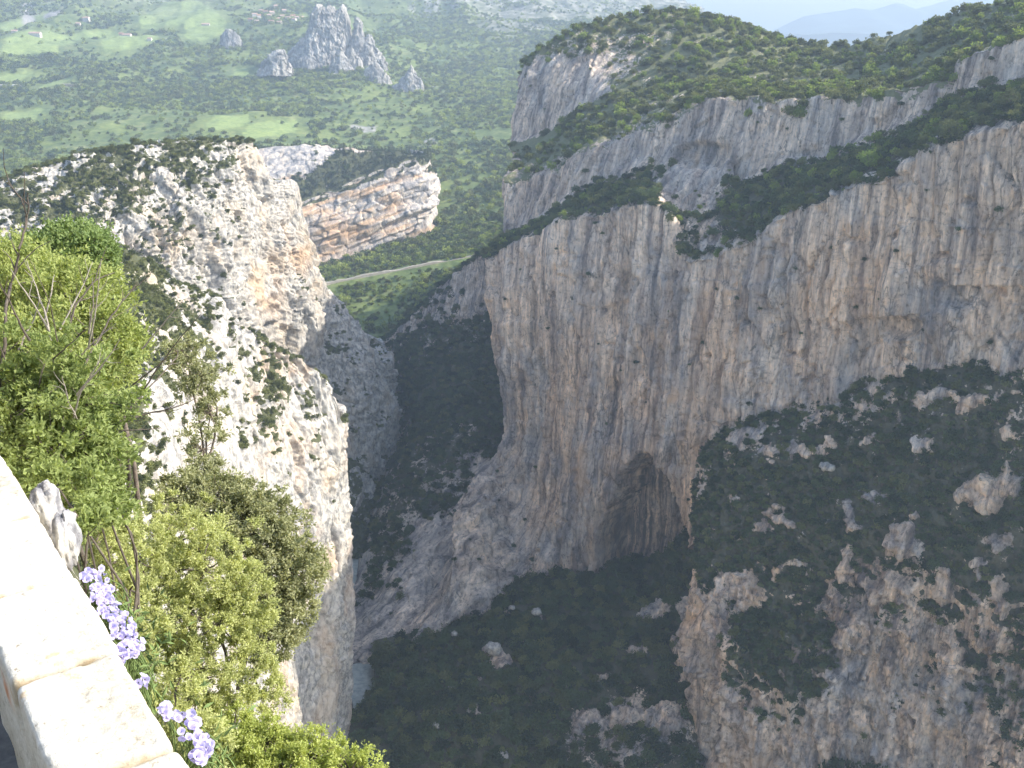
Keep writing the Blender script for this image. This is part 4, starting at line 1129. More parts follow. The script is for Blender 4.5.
# shrubby green slope under the valley road
p = scatter('valley', 1 / 17.0, rg, 0.1, lambda L: (L['H'][..., 1] < 1560) * 1.0)
qx, qy, _ = project(p)
rdy = np.interp(qx, [318, 345, 385, 425, 462, 480, 520], [288.5, 281, 274, 266.5, 260, 256.5, 249])
p = p[(qy < rdy - 2) | (qy > rdy + 5)]
p = p[rg.uniform(size=len(p)) < np.clip(0.8 + 1.2 * fbm(p / 60.0, 3, 45), 0.25, 1)]
vegetate('notch', p, sizes(len(p), 1.2, 4.0), [('bright', 0.45), ('olive', 0.35), ('sun_dark', 0.2)], 70, 'slope_shrub', 'green shrub on the sunny slope around the pale valley road', 'shrub', 'shrubs on the slope around the valley road',
         'slope_scrub', 'green scrub on the sunny slope around the valley road', rg)
# ------------------------------------------------------------------ the parapet at the viewer's feet
WD = np.array([-0.584, 0.811, 0.0]); WN = np.array([0.811, 0.584, 0.0])      # along the wall, outwards from it
W0 = np.array([-0.571, 1.443, 0.0])                                            # outer top edge
WZ = -1.25
def wp(s, n, z): return W0 + WD * s + WN * n + np.array([0, 0, z])

def m_stone():
    m, t, b = nt('weathered_white_stone')
    n1 = tex(t, (9,) * 3, 6, 0.65); n2 = tex(t, (45,) * 3, 5, 0.7); n3 = tex(t, (2.2,) * 3, 4, 0.55)
    c = ramp(t, n2.outputs[0], [(0.28, (0.26, 0.215, 0.155)), (0.38, (0.54, 0.505, 0.43)), (0.6, (0.66, 0.63, 0.56))])
    lich = ramp(t, n1.outputs[0], [(0.60, BW), (0.68, WH)])
    c = mix(t, math_(t, 'MULTIPLY', lich, 0.75), c, (0.50, 0.36, 0.20))
    gl = ramp(t, n1.outputs[0], [(0.25, WH), (0.33, BW)])
    c = mix(t, math_(t, 'MULTIPLY', gl, 0.7), c, (0.30, 0.28, 0.26))
    c = mix(t, attr(t, 'stain'), c, (0.55, 0.22, 0.09))
    c = mix(t, attr(t, 'warmth'), c, (0.34, 0.27, 0.17))
    ck = cracks(t, (7.0, 7.0, 7.0), 0.6, 0.02)
    c = mix(t, math_(t, 'MULTIPLY', ck, 0.3), c, (0.26, 0.21, 0.15))
    blo = ramp(t, n3.outputs[0], [(0.40, (0.84, 0.80, 0.72)), (0.58, (1.05, 1.04, 1.02))])
    c = mix(t, 1.0, c, blo, 'MULTIPLY')
    t.links.new(c, b.inputs['Base Color'])
    bump(t, b, math_(t, 'ADD', n2.outputs[0], math_(t, 'MULTIPLY', n1.outputs[0], 1.5)), 0.006, 0.8)
    return m
M_STONE = m_stone()

def stone_block(s0, s1, n0, n1, z0, z1, seed, parent, name, res=0.008, rough=0.004):
    """a worn rectangular stone with rounded edges, gridded and displaced"""
    ns = max(4, int((s1 - s0) / res)); nn = max(4, int((n1 - n0) / res)); nz = max(3, int((z1 - z0) / res))
    V, Fc, cnt = [], [], 0
    def face(o, a, b, na, nb):
        nonlocal cnt
        A, B = np.meshgrid(np.linspace(0, 1, na + 1), np.linspace(0, 1, nb + 1), indexing='ij')
        p = o + A[..., None] * a + B[..., None] * b
        i = np.arange((na + 1) * (nb + 1)).reshape(na + 1, nb + 1) + cnt
        V.append(p.reshape(-1, 3)); Fc.append(np.stack([i[:-1, :-1], i[1:, :-1], i[1:, 1:], i[:-1, 1:]], -1).reshape(-1, 4)); cnt += p.shape[0] * p.shape[1]
    S, N_, Z = np.array([s1 - s0, 0, 0]), np.array([0, n1 - n0, 0]), np.array([0, 0, z1 - z0])
    o = np.array([s0, n0, z0])
    face(o + Z, S, N_, ns, nn); face(o, N_, S, nn, ns)
    face(o, S, Z, ns, nz); face(o + N_, Z, S, nz, ns)
    face(o, Z, N_, nz, nn); face(o + S, N_, Z, nn, nz)
    v = np.concatenate(V); f = np.concatenate(Fc)
    # round the edges: pull towards an inset box
    r = 0.016
    lo = np.array([s0, n0, z0]) + r; hi = np.array([s1, n1, z1]) - r
    q = np.clip(v, lo, hi); dlt = v - q
    ln = np.linalg.norm(dlt, axis=1, keepdims=True)
    v = q + np.where(ln > 1e-6, dlt / np.maximum(ln, 1e-6) * np.minimum(ln, r), 0)
    cen = (lo + hi) / 2
    nd = unit(dlt + 1e-9)
    d = rough * fbm(v * 14, 4, seed)[:, None] + rough * 1.6 * np.minimum(0, fbm(v * 30, 3, seed + 3)[:, None] + 0.15) - 0.012 * np.maximum(0, fbm(v * 7, 2, seed + 9)[:, None] - 0.35) * (ln > r * 1.2)
    v = v + nd * d
    w = W0 + v[:, :1] * WD + v[:, 1:2] * WN + np.array([0, 0, 1]) * v[:, 2:]
    dj = np.minimum(v[:, 0] - s0, s1 - v[:, 0])
    joint = (1 - sstep(0.002, 0.022, dj + 0.012 * fbm(v * 22, 3, seed + 5))) * sstep(-0.2, 0.4, fbm(v * 18, 3, 5))
    stn = np.exp(-((v[:, 0] - 0.56) / 0.035) ** 2 - ((v[:, 2] - (WZ - 0.085)) / 0.03) ** 2) * (v[:, 1] < -0.19) * 0.85
    me = mesh_from(name, w, f, np.full(len(f), 4), M_STONE, {'stain': stn, 'warmth': np.clip(joint * 0.95, 0, 1)})
    return link(name, me, parent)

wall = empty('parapet_wall', tuple(wp(0.6, -0.1, -1.75)))
tag(wall, 'white weathered stone parapet at the lower left beside purple bellflowers', 'wall')
def keep_world(o, par):
    o.parent = par
    o.matrix_parent_inverse = par.matrix_basis.inverted()
edges = [-3.1, -2.6, -2.1, -1.65, -1.2, -0.74, -0.31, 0.075, 0.445, 0.81, 1.2, 1.62, 2.05, 2.5, 2.9, 3.4, 3.9, 4.4, 5.0, 5.6, 6.2, 6.9, 7.6, 8.3, 9.1, 9.9, 10.7, 11.6, 12.5, 13.5, 14.5, 15.6]
for k in range(len(edges) - 1):
    near = -0.5 < edges[k + 1] and edges[k] < 2.6
    o = stone_block(edges[k] + 0.002, edges[k + 1] - 0.002, -0.207 + 0.003 * math.sin(k * 2.1), 0.002 * math.sin(k * 3.3), WZ - 0.13, WZ + 0.003 * math.sin(k * 1.7), 20 + k, None, 'coping_stone', 0.006 if near else 0.03)
    keep_world(o, wall)
o = stone_block(-3.1, 15.6, -0.195, -0.012, -4.6, WZ - 0.128, 60, None, 'wall_body', 0.05, 0.012)
keep_world(o, wall)

# road on the viewer's side of the wall
m_, t_, b_ = nt('old_asphalt')
n_ = tex(t_, (30,) * 3, 5, 0.7)
t_.links.new(ramp(t_, n_.outputs[0], [(0.3, (0.10, 0.10, 0.10)), (0.7, (0.19, 0.185, 0.175))]), b_.inputs['Base Color'])
rv = [wp(-12, -0.19, -1.72), wp(45, -0.19, -1.72), wp(45, -8, -1.72), wp(-12, -8, -1.72), wp(-12, -0.19, -6), wp(45, -0.19, -6), wp(45, -8, -6), wp(-12, -8, -6)]
rf = [(0, 1, 2, 3), (4, 7, 6, 5), (0, 4, 5, 1), (1, 5, 6, 2), (2, 6, 7, 3), (3, 7, 4, 0)]
tag(link('road', mesh_from('road', rv, rf, np.full(6, 4), m_, smooth=False)), 'grey road behind the parapet', kind='structure')

# rocky bank on the far side of the road
bs = np.linspace(-20, 60, 120); bn = np.linspace(0, 1, 50)
BV = np.array([[wp(s_, -7.8 - 45 * k, -1.9 + 38 * k ** 1.1) for k in bn] for s_ in bs])
BV = BV + (fbm(BV.reshape(-1, 3) * 0.25, 5, 19, 0.6).reshape(BV.shape[:2]) * 3.0)[..., None] * np.minimum(1, bn * 6)[None, :, None] * np.array([0.5, 0.4, 0.8])
bi_ = np.arange(BV.shape[0] * BV.shape[1]).reshape(BV.shape[:2])
bf_ = np.stack([bi_[:-1, :-1], bi_[1:, :-1], bi_[1:, 1:], bi_[:-1, 1:]], -1).reshape(-1, 4)
bz_ = np.clip(0.5 + fbm(BV.reshape(-1, 3) * 0.2, 4, 23), 0, 1)
tag(link('roadside_bank', mesh_from('roadside_bank', BV, bf_, np.full(len(bf_), 4), M_PALE, {'veg': bz_, 'stain': 0 * bz_, 'warmth': 0 * bz_})), 'stony bank rising beside the road', kind='structure')

# steep ground outside the wall
gs = np.concatenate([np.linspace(-14, 8, 45), np.linspace(9, 60, 40)])
gn = [(-0.05, -2.6), (0.25, -3.0), (0.7, -4.0), (1.6, -6.0), (4, -11.6), (9, -21.5), (20, -46.5), (45, -103), (80, -190), (110, -270)]
gn2 = np.linspace(0, len(gn) - 1, 120)
gnn = np.interp(gn2, range(len(gn)), [a for a, b in gn]); gzz = np.interp(gn2, range(len(gn)), [b for a, b in gn])
GV = np.array([[wp(s, n, z - 0.35 * max(0, s - 6) * min(1, n / 6)) for n, z in zip(gnn, gzz)] for s in gs])
sc_ = np.clip(gnn / 6, 0.03, 1)[None, :, None]
GV = GV + (fbm(GV.reshape(-1, 3) * 0.6, 4, 7).reshape(GV.shape[:2]) * 1.0)[..., None] * sc_ * np.array([0.4, 0.3, 0.8])
idx = np.arange(GV.shape[0] * GV.shape[1]).reshape(GV.shape[:2])
f_ = np.stack([idx[:-1, :-1], idx[:-1, 1:], idx[1:, 1:], idx[1:, :-1]], -1).reshape(-1, 4)
M_NEAR = rock_pale('near_slope_rock', (0.55, 0.5, 0.42), (0.3, 0.28, 0.25), (0.36, 0.28, 0.2), unit=0.08)
vg_ = np.clip(0.8 + fbm(GV.reshape(-1, 3) * 0.5, 4, 17), 0, 1)
tag(link('near_slope', mesh_from('near_slope', GV, f_, np.full(len(f_), 4), M_NEAR, {'veg': vg_, 'stain': 0 * vg_, 'warmth': 0 * vg_})), 'steep stony ground outside the parapet', kind='structure')
def slope_z(x, y):
    r = np.array([x, y, 0]) - W0
    n = r @ WN; s = r @ WD
    return float(np.interp(n, [a for a, b in gn], [b for a, b in gn])) - 0.35 * max(0, s - 6) * min(1, n / 6)

# ------------------------------------------------------------------ foreground shrubs
M_LEAF_A = leaf_mat('glossy_fresh_leaves', (0.13, 0.17, 0.055), (0.36, 0.42, 0.16), 9.0, 0.4, 0.0)
M_LEAF_B = leaf_mat('yellow_green_leaves', (0.19, 0.235, 0.075), (0.44, 0.48, 0.18), 5.0, 0.4, 0.0)
M_JUN = leaf_mat('juniper_scale_leaves', (0.26, 0.285, 0.11), (0.60, 0.62, 0.28), 7.0, 0.35, 0.0)
M_OAK = leaf_mat('grey_green_oak_leaves', (0.17, 0.185, 0.095), (0.44, 0.44, 0.25), 6.0, 0.35, 0.0)
M_LIME = leaf_mat('lime_green_leaves', (0.28, 0.33, 0.08), (0.52, 0.56, 0.20), 8.0, 0.4, 0.0)
M_ROUND = leaf_mat('bright_crown_leaves', (0.13, 0.19, 0.065), (0.28, 0.35, 0.14), 2.0, 0.35, 0.0)
M_TWIG = plain('grey_twig_bark', (0.11, 0.092, 0.075), 0.9, 0.35, 30)
M_DEAD = plain('bleached_dead_wood', (0.30, 0.265, 0.22), 0.9, 0.25, 30)

def blob(px, py, Y, rpx, ry=None, deep=1.0):
    """an ellipsoid of foliage: centre, radii in metres"""
    k = Y / F * 1.05
    c = np.array(P(px, py, Y))
    return c, np.array([rpx * k, rpx * k * deep, (ry or rpx) * k])

def bush(name, root, blobs, lumps, lump_r, sprigs, leaves, L, Wd, leafm, barkm, seed, label, cat, up=0.25, spread=0.9, stem_r=0.02, fine=0.35, shell=0.55, twigs=None, rag=0.2, stem_n=99):
    rng = np.random.default_rng(seed)
    base = np.array(root, float)
    e = empty(name, tuple(base)); tag(e, label, cat)
    vol = np.array([b[1].prod() for b in blobs]) ** (2 / 3); vol /= vol.sum()
    C, LC, LD = [], [], []
    bi = rng.choice(len(blobs), lumps, p=vol)
    d = rnd_dirs(lumps, rng)
    r = (shell + (1 - shell) * rng.uniform(size=lumps) ** 0.5)
    cen = np.array([blobs[i][0] for i in bi]); rad = np.array([blobs[i][1] for i in bi])
    c = cen + d * r[:, None] * rad * (1 + rag * rng.normal(size=(lumps, 1)))
    lr = lump_r * rng.uniform(0.55, 1.35, lumps)
    out = unit(d / rad)
    # sprigs grow out of each lump, leaves off each sprig
    n2 = lumps * sprigs
    sc_c = np.repeat(c, sprigs, 0); so = np.repeat(out, sprigs, 0); sr = np.repeat(lr, sprigs)
    sd_ = unit(so * 0.6 + rnd_dirs(n2, rng) * spread + np.array([0, 0, up]))
    s0 = sc_c + rnd_dirs(n2, rng) * sr[:, None] * 0.25
    slen = sr * rng.uniform(0.5, 1.15, n2)
    n3 = n2 * leaves
    tt = rng.uniform(0.05, 1, n3)
    o3 = np.repeat(s0, leaves, 0) + np.repeat(sd_, leaves, 0) * (np.repeat(slen, leaves) * tt)[:, None] + rng.normal(size=(n3, 3)) * (np.repeat(sr, leaves) * 0.10)[:, None]
    d3 = unit(np.repeat(sd_, leaves, 0) * 0.7 + rnd_dirs(n3, rng) * 0.9 + np.array([0, 0, 0.15]))
    v, f = leaf_quads(o3, d3, L * rng.uniform(0.6, 1.3, n3), Wd * rng.uniform(0.7, 1.2, n3), rng)
    o = link('crown', mesh_from('crown', v, f, np.full(len(f), 4), leafm, smooth=False)); keep_world(o, e)
    mb = MB()
    for (bc, br) in blobs[:stem_n]:
        vv, ff = tube(curve(base, bc, 0.08, 8, rng), np.linspace(stem_r, stem_r * 0.45, 8), 7); mb.add(vv, ff)
    for k in range(lumps):
        if rng.uniform() < fine:
            vv, ff = tube(curve(cen[k], c[k] + out[k] * lr[k] * 0.4, 0.12, 5, rng), np.linspace(stem_r * 0.35, stem_r * 0.08, 5), 4); mb.add(vv, ff)
    o = link('trunk', mb.mesh('trunk', [barkm])); keep_world(o, e)
    for tw, r0, dead in (twigs or []):
        pts = np.array([P(*q) for q in tw])
        t0 = np.linspace(0, 1, len(pts)); t1 = np.linspace(0, 1, len(pts) * 4)
        pth = np.stack([np.interp(t1, t0, pts[:, a]) for a in range(3)], 1)
        k = np.array([0.25, 0.5, 0.25]); pth[1:-1] = pth[1:-1] * 0.5 + 0.25 * (pth[:-2] + pth[2:])
        pth += np.cumsum(rng.normal(size=pth.shape), 0) * r0 * 0.35
        m2 = MB(); vv, ff = tube(pth, np.linspace(r0, r0 * 0.3, len(pth)), 6); m2.add(vv, ff)
        for j in range(3, len(pth) - 2, 2):
            if rng.uniform() < 0.75:
                ln = np.linalg.norm(pth[-1] - pth[0]) * rng.uniform(0.08, 0.28)
                dr = unit(unit(pth[j + 1] - pth[j]) + rnd_dirs(1, rng)[0] * 0.8)
                vv, ff = tube(curve(pth[j], pth[j] + dr * ln, 0.08, 5, rng), np.linspace(r0 * 0.4, r0 * 0.12, 5), 4); m2.add(vv, ff)
        o = link('bare_branch', m2.mesh('bare_branch', [M_DEAD if dead else M_TWIG])); keep_world(o, e)
    return e

def rootat(px, py, Y):
    x, y, z = P(px, py, Y)
    return (x, y, slope_z(x, y) - 0.1)

TW_ = []
_r = np.random.default_rng(71)
for _k in range(16):
    _x, _y, _d = _r.uniform(0, 150), _r.uniform(330, 440), _r.uniform(4.2, 4.7)
    _a = _r.uniform(-0.5, 0.9); _l = _r.uniform(40, 90)
    TW_.append(([(_x, _y, _d), (_x + _l * 0.5 * math.sin(_a) + _r.uniform(-5, 5), _y - _l * 0.5 * math.cos(_a), _d - 0.1), (_x + _l * math.sin(_a * 1.2), _y - _l * math.cos(_a), _d - 0.15)], _r.uniform(0.003, 0.006), bool(_r.uniform() < 0.5)))
# leafy shrub nearest the wall, with bare branches
bush('leafy_shrub', rootat(70, 470, 4.3), [blob(20, 395, 4.6, 52, 50), blob(75, 405, 4.5, 50, 48), blob(55, 455, 4.2, 48, 45), blob(92, 455, 4.4, 34, 40), blob(15, 440, 4.4, 36, 42), blob(95, 500, 4.1, 32, 36), blob(60, 490, 3.7, 26, 22), blob(88, 535, 3.5, 18, 24), blob(112, 490, 4.6, 24, 28)],
     330, 0.075, 10, 8, 0.030, 0.017, M_LEAF_A, M_TWIG, 301, 'fresh green leafy shrub with bare branches just outside the parapet', 'shrub', stem_r=0.009, fine=0.6, shell=0.35, rag=0.4,
     twigs=[([(-4, 420, 4.6), (3, 360, 4.7), (5, 310, 4.8), (12, 282, 4.9), (22, 250, 4.9), (29, 220, 5.0), (31, 196, 5.0)], 0.011, False),
            ([(55, 430, 4.6), (60, 385, 4.7), (64, 340, 4.8), (74, 308, 4.9), (92, 280, 5.0), (112, 274, 5.1)], 0.009, False),
            ([(70, 420, 4.6), (88, 360, 4.8), (108, 328, 5.0), (126, 300, 5.1), (143, 280, 5.2)], 0.008, False),
            ([(95, 440, 4.5), (122, 420, 4.6), (145, 395, 4.7), (170, 368, 4.9), (178, 358, 5.0)], 0.007, False),
            ([(80, 440, 4.4), (108, 428, 4.5), (140, 418, 4.6), (172, 412, 4.6), (190, 404, 4.7)], 0.007, False),
            ([(100, 432, 4.5), (130, 430, 4.5), (165, 428, 4.6)], 0.004, False),
            ([(18, 350, 4.7), (30, 325, 4.8), (40, 300, 4.8)], 0.006, True), ([(52, 345, 4.7), (45, 310, 4.8), (35, 282, 4.9), (28, 262, 4.9)], 0.006, True),
            ([(44, 320, 4.8), (50, 295, 4.8), (52, 275, 4.9)], 0.005, True), ([(60, 330, 4.8), (80, 290, 4.9), (92, 262, 5.0)], 0.005, True), ([(28, 340, 4.8), (20, 365, 4.7), (12, 390, 4.7)], 0.006, True)] + TW_)
# looser yellow green shrub behind it
bush('yellow_green_shrub', rootat(60, 330, 9.0), [blob(20, 300, 9.5, 50, 42), blob(75, 305, 9.0, 46, 40), blob(50, 350, 8.5, 60, 40), blob(108, 345, 8.5, 36, 36), blob(82, 395, 8.0, 38, 36), blob(5, 270, 9.8, 30, 22)],
     800, 0.15, 9, 8, 0.045, 0.024, M_LEAF_B, M_TWIG, 302, 'loose yellow green shrub behind the leafy one', 'shrub', stem_r=0.03, fine=0.3)
bush('round_tree', rootat(70, 250, 19.0), [blob(68, 250, 19, 36, 16), blob(88, 256, 18.8, 22, 14), blob(40, 258, 19, 22, 13)],
     360, 0.26, 9, 8, 0.085, 0.055, M_ROUND, M_BARK, 303, 'round bright green tree crown standing before the pale ridge', 'tree', stem_r=0.07, fine=0.5)
bush('olive_shrub', P(205, 465, 29.3), [blob(180, 352, 31, 20, 12), blob(198, 378, 30.5, 22, 16), blob(210, 412, 30, 15, 18), blob(202, 450, 29, 20, 20), blob(206, 474, 28, 22, 16)],
     170, 0.24, 8, 8, 0.11, 0.055, M_OAK, M_BARK, 304, 'olive shrub growing between white rocks above the juniper', 'shrub', stem_r=0.04, fine=0.8, stem_n=3, rag=0.35)
bush('holm_oak', P(238, 690, 7.7), [blob(255, 530, 8.4, 42, 40), blob(285, 570, 8.2, 38, 40), blob(225, 505, 8.6, 36, 26), blob(285, 615, 8.0, 30, 26), blob(185, 495, 8.6, 30, 18), blob(270, 640, 7.8, 26, 30)],
     700, 0.085, 10, 9, 0.036, 0.019, M_OAK, M_TWIG, 305, 'grey green holm oak shrub behind the juniper', 'shrub', stem_r=0.02, fine=0.2, stem_n=3)
bush('juniper', rootat(190, 640, 5.6), [blob(165, 545, 5.9, 52, 50), blob(205, 570, 5.7, 52, 50), blob(150, 610, 5.4, 40, 44), blob(215, 625, 5.4, 48, 50), blob(190, 680, 5.2, 56, 50), blob(245, 600, 5.6, 34, 40), blob(255, 680, 5.3, 30, 46), blob(225, 740, 5.0, 46, 44), blob(180, 735, 4.9, 40, 40), blob(132, 555, 5.2, 30, 34), blob(118, 540, 4.9, 22, 26), blob(150, 640, 4.5, 24, 30), blob(176, 690, 4.1, 26, 30), blob(205, 745, 3.9, 26, 30), blob(130, 590, 4.8, 22, 30)],
     760, 0.058, 16, 13, 0.020, 0.009, M_JUN, M_TWIG, 306, 'dense olive green juniper in front of the gorge', 'juniper', stem_r=0.02, fine=0.12, shell=0.66, stem_n=5)
bush('lime_shrub', rootat(290, 760, 4.6), [blob(262, 752, 4.7, 38, 28), blob(310, 762, 4.6, 40, 22), blob(350, 772, 4.5, 36, 20), blob(285, 790, 4.4, 60, 30), blob(235, 735, 4.8, 24, 22)],
     420, 0.06, 12, 10, 0.019, 0.011, M_LIME, M_TWIG, 307, 'lime green sunlit shrub along the bottom edge', 'shrub', stem_r=0.02, fine=0.5)

# pale stump of rock against the wall
def lump(name, c, r, seed, mat, label, cat, n=40, group=None):
    u = np.linspace(0, 2 * np.pi, n, endpoint=False); v = np.linspace(0.001, np.pi - 0.001, n // 2)
    A, B = np.meshgrid(v, u, indexing='ij')
    d = np.stack([np.sin(A) * np.cos(B), np.sin(A) * np.sin(B), np.cos(A)], -1).reshape(-1, 3)
    q = d * 1.6 + seed
    r1, e1 = vor(q * 1.3, seed)
    k = 1 + 0.25 * fbm(q, 4, seed) + 0.16 * r1 - 0.1 * np.exp(-e1 * 8)
    k = k + 0.05 * fbm(q * 5, 3, seed + 2)
    pts = d * k[:, None] * np.array(r)
    i = np.arange(len(d)).reshape(A.shape)
    j = np.roll(i, -1, 1)
    f = np.stack([i[:-1], i[1:], j[1:], j[:-1]], -1).reshape(-1, 4)
    z = np.zeros(len(pts))
    o = link(name, mesh_from(name, pts, f, np.full(len(f), 4), mat, {'veg': z, 'stain': z, 'warmth': z}), loc=tuple(c))
    return tag(o, label, cat, group)
M_ROCK_S = rock_pale('wall_side_rock', (0.50, 0.48, 0.44), (0.24, 0.235, 0.24), (0.4, 0.34, 0.28), unit=0.03)
lump('limestone_rock', P(46, 512, 3.15), (0.05, 0.07, 0.11), 5, M_ROCK_S, 'grey white rock leaning on the outer edge of the parapet', 'rock')
lump('limestone_rock', P(66, 540, 2.75), (0.035, 0.06, 0.10), 9, M_ROCK_S, 'slim pale rock just above the purple bellflowers', 'rock')

# ------------------------------------------------------------------ purple bellflowers
def m_petal():
    m, t, b = nt('violet_petals')
    n = tex(t, (60,) * 3, 3, 0.5)
    c = ramp(t, n.outputs[0], [(0.3, (0.44, 0.38, 0.66)), (0.7, (0.70, 0.65, 0.84))])
    t.links.new(c, b.inputs['Base Color'])
    tr = node(t, 'ShaderNodeBsdfTranslucent'); t.links.new(c, tr.inputs['Color'])
    ms = node(t, 'ShaderNodeMixShader'); ms.inputs[0].default_value = 0.35
    t.links.new(b.outputs[0], ms.inputs[1]); t.links.new(tr.outputs[0], ms.inputs[2])
    t.links.new(ms.outputs[0], t.nodes['Material Output'].inputs['Surface'])
    return m
M_PETAL = m_petal()
M_STEM = plain('green_stems', (0.13, 0.18, 0.06), 0.8, 0.3, 40)
def bell_mesh(seed):
    """a five-lobed bell: tube flaring into pointed lobes"""
    rng = np.random.default_rng(seed)
    nu, nvv = 30, 9
    A, B = np.meshgrid(np.linspace(0, 1, nvv), np.linspace(0, 2 * np.pi, nu, endpoint=False), indexing='ij')
    lobe = 0.5 + 0.5 * np.cos(5 * B)
    r = 0.12 + 0.50 * A ** 0.8 + 0.35 * A ** 5
    r = r * (1 + 0.10 * (lobe - 0.5) * A)
    z = 1.15 * A * (0.72 + 0.30 * lobe * A ** 2) - 0.25 * A ** 6 * lobe
    x = r * np.cos(B) + rng.normal() * 0.05 * A; y = r * np.sin(B)
    v = np.stack([x, y, z], -1) + fbm(np.stack([x, y, z], -1).reshape(-1, 3) * 2, 2, seed).reshape(nvv, nu)[..., None] * 0.08
    i = np.arange(nvv * nu).reshape(nvv, nu); j = np.roll(i, -1, 1)
    f = np.stack([i[:-1], j[:-1], j[1:], i[1:]], -1).reshape(-1, 4)
    return mesh_from('flower', v, f, np.full(len(f), 4), M_PETAL)
BELLS = [bell_mesh(i) for i in range(4)]
def bellflower(px0, py0, px1, py1, width, n, size, seed, label):
    rng = np.random.default_rng(seed)
    mid = np.array(PZ((px0 + px1) / 2, (py0 + py1) / 2, WZ - 0.09))
    e = empty('bellflower', tuple(mid + np.array([0, 0, -0.25])))
    tag(e, label, 'flowers')
    mb = MB()
    for k in range(n):
        t = rng.uniform(); off = rng.uniform(0, 1)
        px = px0 + (px1 - px0) * t + off * width; py = py0 + (py1 - py0) * t - off * width * 0.25 + rng.uniform(-4, 4)
        c = np.array(PZ(px, py, WZ - 0.01 - 0.06 * off))
        s = size * rng.uniform(0.75, 1.2)
        o = bpy.data.objects.new('flower', BELLS[rng.integers(4)]); COL.objects.link(o)
        dr = Vector((0.45 + rng.normal() * 0.5, -0.25 + rng.normal() * 0.5, 0.55 + rng.normal() * 0.35)).normalized()
        o.rotation_euler = dr.to_track_quat('Z', 'Y').to_euler()
        o.location = c; o.scale = (s, s, s)
        keep_world(o, e)
        root = mid + np.array([rng.normal() * 0.03, rng.normal() * 0.03, -0.22])
        vv, ff = tube(curve(root, c, 0.1, 6, rng), np.linspace(0.0022, 0.0012, 6), 4); mb.add(vv, ff)
    o = link('stems', mb.mesh('stems', [M_STEM])); keep_world(o, e)
    # narrow leaves at the foot
    nl = n * 2
    c = mid + rng.normal(size=(nl, 3)) * np.array([0.05, 0.06, 0.04]) + np.array([0.03, 0.01, -0.09])
    v, f = leaf_quads(c, unit(rnd_dirs(nl, rng) + np.array([0.3, 0, 0.5])), 0.030, 0.008, rng)
    o = link('leaves', mesh_from('leaves', v, f, np.full(len(f), 4), M_STEM, smooth=False)); keep_world(o, e)
bellflower(80, 574, 102, 620, 20, 96, 0.0082, 1, 'dense clump of purple bellflowers highest up along the wall edge')
bellflower(104, 618, 122, 660, 22, 96, 0.0082, 2, 'dense clump of purple bellflowers midway along the wall edge')
bellflower(137, 680, 142, 684, 5, 4, 0.010, 3, 'lone pair of violet bellflowers between the larger clumps')
bellflower(156, 706, 162, 716, 8, 10, 0.010, 4, 'small tuft of violet bellflowers against the lower coping stone')
bellflower(172, 716, 196, 764, 20, 44, 0.010, 5, 'loose pale violet bellflower clump at the bottom edge')
# ------------------------------------------------------------------ things of the far valley
def ground_at(lf, px, py):
    L = LOFTS[lf]
    vis = L['H'][..., 1] > 900
    d = (L['px'] - px) ** 2 + (L['py'] - py) ** 2
    i = np.argmin(d); return L['H'].reshape(-1, 3)[i]

# rock pinnacles: rough ridges of upright blades
M_SPIRE = rock_pale('grey_pinnacle_rock', (0.46, 0.43, 0.38), (0.26, 0.25, 0.24), (0.42, 0.37, 0.30), unit=4.0)
def pinnacle(outline, Y, depth, seed, label, base_py):
    """a rock with the given crest: solid body, deeper at its foot"""
    rng = np.random.default_rng(seed)
    xs = np.array([q[0] for q in outline], float); ys = np.array([q[1] for q in outline], float)
    nu, nvv, nd = 90, 46, 2
    U = np.linspace(xs[0], xs[-1], nu); T = np.interp(U, xs, ys)
    rows = []
    for side in (1, -1):
        blk = []
        for j in range(nvv):
            w = j / (nvv - 1)
            py = T + (np.maximum(base_py + 7, T + 2) - T) * w
            y = Y - side * depth * (0.08 + 0.92 * w ** 0.8) * np.sqrt(np.clip(1 - ((U - U.mean()) / (np.ptp(U) / 2 + 0.5)) ** 2, 0.02, 1))
            blk.append(np.array([P(a, b, Y) for a, b in zip(U, py)]) + np.stack([0 * U, y - Y, 0 * U - 0.10 * (y - Y) * 0], 1))
        rows.append(np.array(blk))
    G = np.concatenate([rows[1][::-1], rows[0]], 0)
    du = np.gradient(G, axis=1); dv = np.gradient(G, axis=0)
    N = unit(np.cross(dv, du))
    p = G.reshape(-1, 3)
    k = 1.0
    q = np.stack([p[:, 0] / 12, p[:, 1] / 12, p[:, 2] / 45], 1)
    r1, e1 = vor(q, seed)
    r2, e2 = vor(p / np.array([7.0, 7.0, 10.0]), seed + 4)
    D = 3.5 * r1 + 2.0 * r2 + 3.5 * fbm(p / 16, 4, seed, ridged=True) + 4 * fbm(p / 40, 2, seed + 1)
    amp = min(1.0, depth / 30.0)
    H = G + N * (D.reshape(G.shape[:2]) * amp)[..., None]
    i = np.arange(H.shape[0] * H.shape[1]).reshape(H.shape[:2])
    f = np.stack([i[:-1, :-1], i[1:, :-1], i[1:, 1:], i[:-1, 1:]], -1).reshape(-1, 4)
    z = np.zeros(len(p))
    o = link('rock_pinnacle', mesh_from('rock_pinnacle', H, f, np.full(len(f), 4), M_SPIRE, {'veg': z, 'stain': z, 'warmth': z}, smooth=False))
    return tag(o, label, 'rock')
pinnacle([(284, 58), (296, 46), (306, 34), (313, 16), (318, 6), (324, 9), (330, 7), (337, 10), (342, 5), (346, 8), (348, 22), (350, 34), (352, 52), (356, 60)], 2690, 60, 1, 'tallest grey rock pinnacle right of the village', 62)
